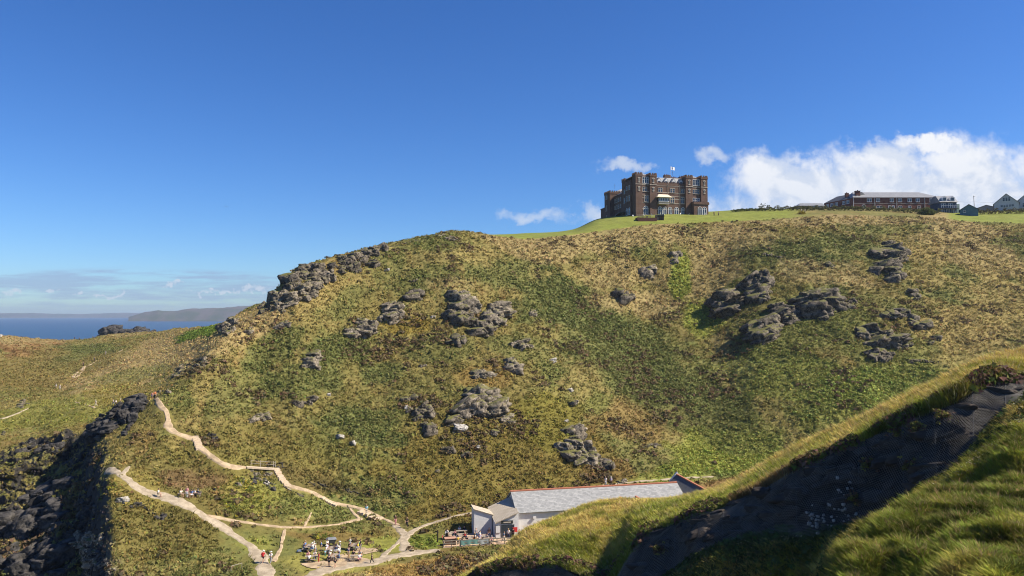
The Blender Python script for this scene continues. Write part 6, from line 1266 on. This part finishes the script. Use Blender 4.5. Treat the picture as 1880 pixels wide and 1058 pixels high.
# benches beside the track
for k_, (px, lab) in enumerate(((336, 'left of the two timber benches by the gravel track'), (358, 'right of the two timber benches by the gravel track'))):
    v = at(px, 913); o = empty('bench', v, math.radians(-8), label=lab, cat='bench', group='benches by the gravel track'); b = MB()
    for i in range(3): b.box(-.9, .9, -.12+i*.15, .01+i*.15, .42, .46)
    b.build('seat', mtab, o); b = MB(); b.box(-.9, .9, .34, .38, .55, .67); b.box(-.9, .9, .36, .40, .75, .87); b.build('backrest', mtab, o)
    for s in (-.75, .75): f = MB(); f.box(s-.04, s+.04, -.1, -.03, 0, .417); f.box(s-.04, s+.04, .27, .335, 0, .9); f.build('leg', mtab, o)
# ---------------------------------------------------------------- terrace of the cafe
def cw(u, v_, z_=0.):     # cafe local -> world
    return Vector((O.x+u*math.cos(rz)-v_*math.sin(rz), O.y+u*math.sin(rz)+v_*math.cos(rz), O.z+z_))
ter = empty('cafe_terrace', O, rz, label='sandy paved terrace in front of the white cafe wings', cat='terrace')
mpav = mat('sandy_paving', (.50, .36, .24), var=.18, vscale=1.5, rough=.9)
MB().add([(-12.9, -3.6, -1.2), (4.5, -4.4, -1.2), (4.5, 2, -1.2), (-4.5, 2.8, -1.2), (-11.6, 2.8, -1.2), (-12.9, -3.6, .0), (4.5, -4.4, .0), (4.5, 2, .0), (-4.5, 2.8, .0), (-11.6, 2.8, .0)], [(4, 3, 2, 1, 0), (5, 6, 7, 8, 9), (0, 1, 6, 5), (1, 2, 7, 6), (2, 3, 8, 7), (3, 4, 9, 8), (4, 0, 5, 9)]).build('paving', mpav, ter)
def railrun(name, p, q, n, label, h=1.0, rails=(.95, .55), cat='fence'):
    o = empty(name, p, 0, label=label, cat=cat); d = q-p
    for i in range(n+1):
        c_ = d*(i/n); MB().box(c_.x-.06, c_.x+.06, c_.y-.06, c_.y+.06, c_.z-.5, c_.z+h+.06*((i*7) % 3)*.4).build('post', mtimber, o)
    for r_ in rails: m_ = MB(); m_.bar((0, -.09, r_), (d.x, d.y-.09, d.z+r_), .06, .13); m_.build('rail', mtimber, o)
    return o
railrun('timber_fence', cw(-12.8, -3.5), cw(-10.2, -3.62), 2, 'weathered rail fence left of the green banner on the terrace edge')
f2 = railrun('timber_fence', cw(-10.1, -3.64), cw(-5.6, -3.86), 3, 'rail fence carrying the green and grey banner')
railrun('timber_fence', cw(-5.5, -3.88), cw(4.3, -4.3), 8, 'long rail fence between the banner and the grassy knoll')
mban = mat('banner_cloth', fn=lambda k, vec: k.mix(k.smooth(k.m('ADD', sepxy(k, vec)[0], k.m('MULTIPLY', k.noise(vec, 1.5, 2), .2)), 2.85, 2.95), (.16, .30, .26), (.42, .44, .42)), rough=.7)
nx = 28; V_ = []
for j in range(5):
    for i in range(nx): u = i/(nx-1)*4.45; V_.append((u, -.13-.05*math.sin(u*6)*(j/4), .93-j/4*.72-.05*math.sin(u*2.2+.5)+.03*math.sin(u*9)))
g = np.arange(len(V_)).reshape(5, nx); c_ = Vector(V_[0]); ban = npmesh('banner', V_, np.stack([g[:-1, :-1], g[1:, :-1], g[1:, 1:], g[:-1, 1:]], -1).reshape(-1, 4), mban); pz = cw(-10.1, -3.64); ban.location = pz; ban.rotation_euler.z = rz-.045; tag(ban, 'sagging green and grey banner tied along the terrace fence', 'banner')
gp = cw(-13.4, -1.0); gpo = empty('signpost', gp, 0, label='dark timber signpost at the left end of the cafe terrace', cat='signpost'); MB().box(-.1, .1, -.1, .1, -.5, 2.0).build('post', mdarkw, gpo); MB().box(-.45, -.101, -.04, .04, 1.65, 1.85).build('arm', mdarkw, gpo)
bp = cw(-14.0, -3.9); bo_ = empty('low_bench', bp, .1, label='small dark bench at the end of the gravel by the terrace fence', cat='bench'); MB().box(-.6, .6, -.16, .16, .38, .44).build('seat', mdarkw, bo_); [MB().box(s-.05, s+.05, -.12, .12, 0, .377).build('leg', mdarkw, bo_) for s in (-.45, .45)]
# reddish timber planter / servery box
bx = empty('timber_bin', cw(-12.4, -2.7), rz, label='square red-brown timber box store on the left of the terrace', cat='box store')
MB().box(0, 1.7, 0, .9, 0, .95).build('body', mat('red_brown_timber', (.12, .07, .045), var=.3, vscale=4, rough=.9), bx); MB().box(-.08, 1.78, -.08, .98, .953, 1.03).build('lid', mat('pink_timber', (.42, .24, .16), var=.2, vscale=4, rough=.9), bx); MB().box(.83, .87, -.02, -.003, .05, .9).build('door_gap', mlead, bx)
TT = [(-11.0, 1.2, 70, 'rear left table on the cafe terrace', [(1, -.4, 'white', 'black', 'dark'), (-1, .2, 'pink', 'grey', 'brown')]),
      (-9.6, -.2, 100, 'second table from the left on the cafe terrace', [(-1, -.3, 'red', 'black', 'fair'), (1, .3, 'black', 'denim', 'dark')]),
      (-8.2, -1.9, 92, 'middle terrace table beside the banner', [(-1, -.3, 'black', 'yellow', 'dark'), (-1, .5, 'white', 'orange', 'fair'), (1, .3, 'navy', 'black', 'brown')]),
      (-5.9, -1.4, 85, 'terrace table under the tall white wall', [(-1, .4, 'navy', 'black', 'dark'), (1, .4, 'cream', 'black', 'fair')]),
      (-5.3, -3.0, 5, 'front terrace table by the long rail fence', [(1, -.4, 'grey', 'black', 'dark'), (-1, .3, 'pink', 'white', 'grey')]),
      (-9.0, 2.2, 10, 'shaded rear table left of the tall white wall', [(1, -.3, 'white', 'navy', 'fair'), (1, .5, 'black', 'black', 'dark')])]
for ti, (u, v_, rt, lab, seats) in enumerate(TT):
    p = cw(u, v_, .004); rr = math.radians(rt); picnic(p, rr, lab, group='tables on the cafe terrace')
    for s, uu, tp_, lg, hr in seats:
        lx, ly = uu, s*.74; x = p.x+lx*math.cos(rr)-ly*math.sin(rr); y = p.y+lx*math.sin(rr)+ly*math.cos(rr)
        person((x, y, p.z), rt+(180 if s < 0 else 0), 'sit', tp_, lg, hr, f'sitter in {tp_} and {lg}, {hr} hair, at the {SHORT2[ti]}')
person(cw(-1.95, -1.9, 0), 180, 'stand', 'white', 'navy', 'fair', 'person in a white top standing at the dark cafe doorway')
person(cw(-1.1, -1.5, 0), 160, 'stand', 'black', 'black', 'dark', 'person in black right of the white-topped one at the doorway')
person(cw(-.2, -2.2, 0), 120, 'stand', 'pink', 'cream', 'grey', 'person in pink by the red drainpipe of the cafe')
person(cw(-4.9, -.6, 0), 0, 'stand', 'brown', 'black', 'dark', 'person in brown in the shade between the two cafe wings')
person(cw(-11.7, .4, 0), 150, 'stand', 'white', 'black', 'dark', 'person in a white shirt standing at the rear left of the terrace')
person(cw(-12.6, -.9, 0), 90, 'stand', 'red', 'black', 'fair', 'child in red beside the timber box store', .7)
person(cw(-7.0, -.2, 0), 30, 'stand', 'grey', 'denim', 'grey', 'person in grey standing before the tall white wall')
person(cw(-10.4, -2.9, 0), 200, 'stand', 'yellow', 'black', 'dark', 'person in yellow behind the left end of the banner', .8)
person(cw(-3.0, -3.2, 0), 80, 'walk', 'denim', 'cream', 'brown', 'person in denim walking along the terrace rail fence')
person(cw(-6.9, -3.1, 0), 10, 'stand', 'lilac', 'white', 'hat', 'person in lilac with a sun hat behind the grey end of the banner')
ts = empty('postcard_stand', cw(-.75, -1.35), rz, label='rack with a red panel standing outside the cafe doorway', cat='display rack'); MB().box(-.42, .42, -.06, .0, .95, 1.75).build('panel', clothm('red', CLOTH['red']), ts); [MB().box(s-.03, s+.03, -.05, .0, 0, .947).build('leg', mlead, ts) for s in (-.35, .35)]
# ---------------------------------------------------------------- stone steps, retaining wall, footbridge with rails on the stepped path
mstep = mat('pale_step_stone', (.50, .40, .28), var=.2, vscale=3, rough=.9, bump=.4)
def steps(pts, n, w, label):
    P, _ = dense(pts, [1]*len(pts), 2); q = np.linspace(0, len(P)-1, n).astype(int); vs = [place1(P[i][0], P[i][1]) for i in q]; m_ = MB(); o0 = vs[0].copy(); t0 = (vs[-1]-vs[0]); t0.z = 0; t0.normalize(); s = Vector((-t0.y, t0.x, 0))
    for i, v in enumerate(vs):
        h = (w*(1+.15*math.sin(i*2.3)))/2; c_ = v-o0; zt = zat(v.x, v.y)-o0.z+.24; a = c_-t0*.24; b = c_+t0*.24
        m_.loft([(a+s*h).to_tuple()[:2]+(zt-.5,), (b+s*h).to_tuple()[:2]+(zt-.5,), (b-s*h).to_tuple()[:2]+(zt-.5,), (a-s*h).to_tuple()[:2]+(zt-.5,)], [(a+s*h).to_tuple()[:2]+(zt,), (b+s*h).to_tuple()[:2]+(zt,), (b-s*h).to_tuple()[:2]+(zt,), (a-s*h).to_tuple()[:2]+(zt,)])
    o = m_.build('stone_steps', mstep); o.location = o0; tag(o, label, 'steps', 'flights of stone steps')
steps([(507,862),(512,872),(520,884),(529,893)], 16, 1.1, 'steep stone steps dropping from the footbridge')
steps([(592,915),(604,923),(616,928)], 9, 1.0, 'middle flight of stone steps above the retaining wall end')
steps([(662,940),(676,945),(690,954),(698,953)], 6, 1.6, 'broad stone steps under the person in pale blue')
steps([(366,824),(363,814),(358,803)], 9, 1.2, 'stone steps at the upper bend of the hill path')
def wallrun(pts, h, th_, label, m):
    vs = [place1(*p) for p in pts]; o0 = vs[0].copy(); m_ = MB()
    for a, b in zip(vs[:-1], vs[1:]):
        a = a-o0; b = b-o0; d = (b-a).normalized(); s = Vector((-d.y, d.x, 0)).normalized()*th_/2
        m_.loft([a-s-Vector((0, 0, h)), b-s-Vector((0, 0, h)), b+s-Vector((0, 0, h)), a+s-Vector((0, 0, h))], [a-s+Vector((0, 0, .15)), b-s+Vector((0, 0, .15)), b+s+Vector((0, 0, .15)), a+s+Vector((0, 0, .15))])
    o = m_.build('retaining_wall', m); o.location = o0; tag(o, label, 'wall')
wallrun([(521,893),(532,900),(546,906),(558,911)], 1.6, .5, 'grey stone retaining wall below the stepped path', mrock)
A1 = place1(452, 858); B1 = place1(507, 861); A1.z = zat(A1.x, A1.y)+.15; B1.z = zat(B1.x, B1.y)+.15
br_ = empty('footbridge', A1, 0, label='short stone-flagged footbridge with thin rails above the dark rocks', cat='footbridge'); d = B1-A1
m_ = MB(); s = Vector((-d.y, d.x, 0)).normalized()*.55
m_.loft([-s-Vector((0, 0, .3)), d-s-Vector((0, 0, .3)), d+s-Vector((0, 0, .3)), s-Vector((0, 0, .3))], [-s, d-s, d+s, s]); m_.build('deck', mstep, br_)
for f in (.18, .5, .93, 1.0): c_ = d*f+s*.8; MB().tube(c_-Vector((0, 0, .2)), c_+Vector((0, 0, 1.15)), .045).build('post', mtrim, br_)
m_ = MB(); m_.tube(d*.18+s*.8+Vector((0, 0, 1.0)), d+s*.8+Vector((0, 0, 1.0)), .03); m_.tube(d*.18+s*.8+Vector((0, 0, .55)), d+s*.8+Vector((0, 0, .55)), .02); m_.build('rail', mtrim, br_)
# little post-and-wire at the bottom left of the frame
a = place1(424, 1052); b = place1(444, 1046); hw = empty('handrail', a, 0, label='thin pale handrail at the bottom edge left of the track', cat='handrail'); m_ = MB(); m_.tube((0, 0, .9), b-a+Vector((0, 0, .9)), .035); m_.build('rail', mtrim, hw)
for f in (0, 1): c_ = (b-a)*f; MB().tube(c_-Vector((0, 0, .3)), c_+Vector((0, 0, .93)), .035).build('post', mtrim, hw)
# gull far out in the sky
gx, gy, gd = A_(415.5, 380), K_(380), 150; bd_ = empty('seabird', (gx*gd, gd, EYE+gy*gd), .5, label='tiny dark seabird gliding in the blue sky at the left', cat='bird')
m_ = MB(); m_.tube((0, -.22, 0), (0, .05, .0), .02, .06); m_.tube((0, .05, 0), (0, .3, -.01), .06, .012); m_.build('body', mlead, bd_, smooth=True)
for s in (-1, 1): m_ = MB(); m_.loft([(0, -.08, .01), (0, .07, .01), (0, 0, .04)], [(s*.28, -.08, .10), (s*.28, .03, .10), (s*.28, -.02, .12)]); m_.loft([(s*.28, -.08, .10), (s*.28, .03, .10), (s*.28, -.02, .12)], [(s*.6, .06, .06), (s*.6, .08, .06), (s*.6, .07, .065)]); m_.build('wing', mlead, bd_)
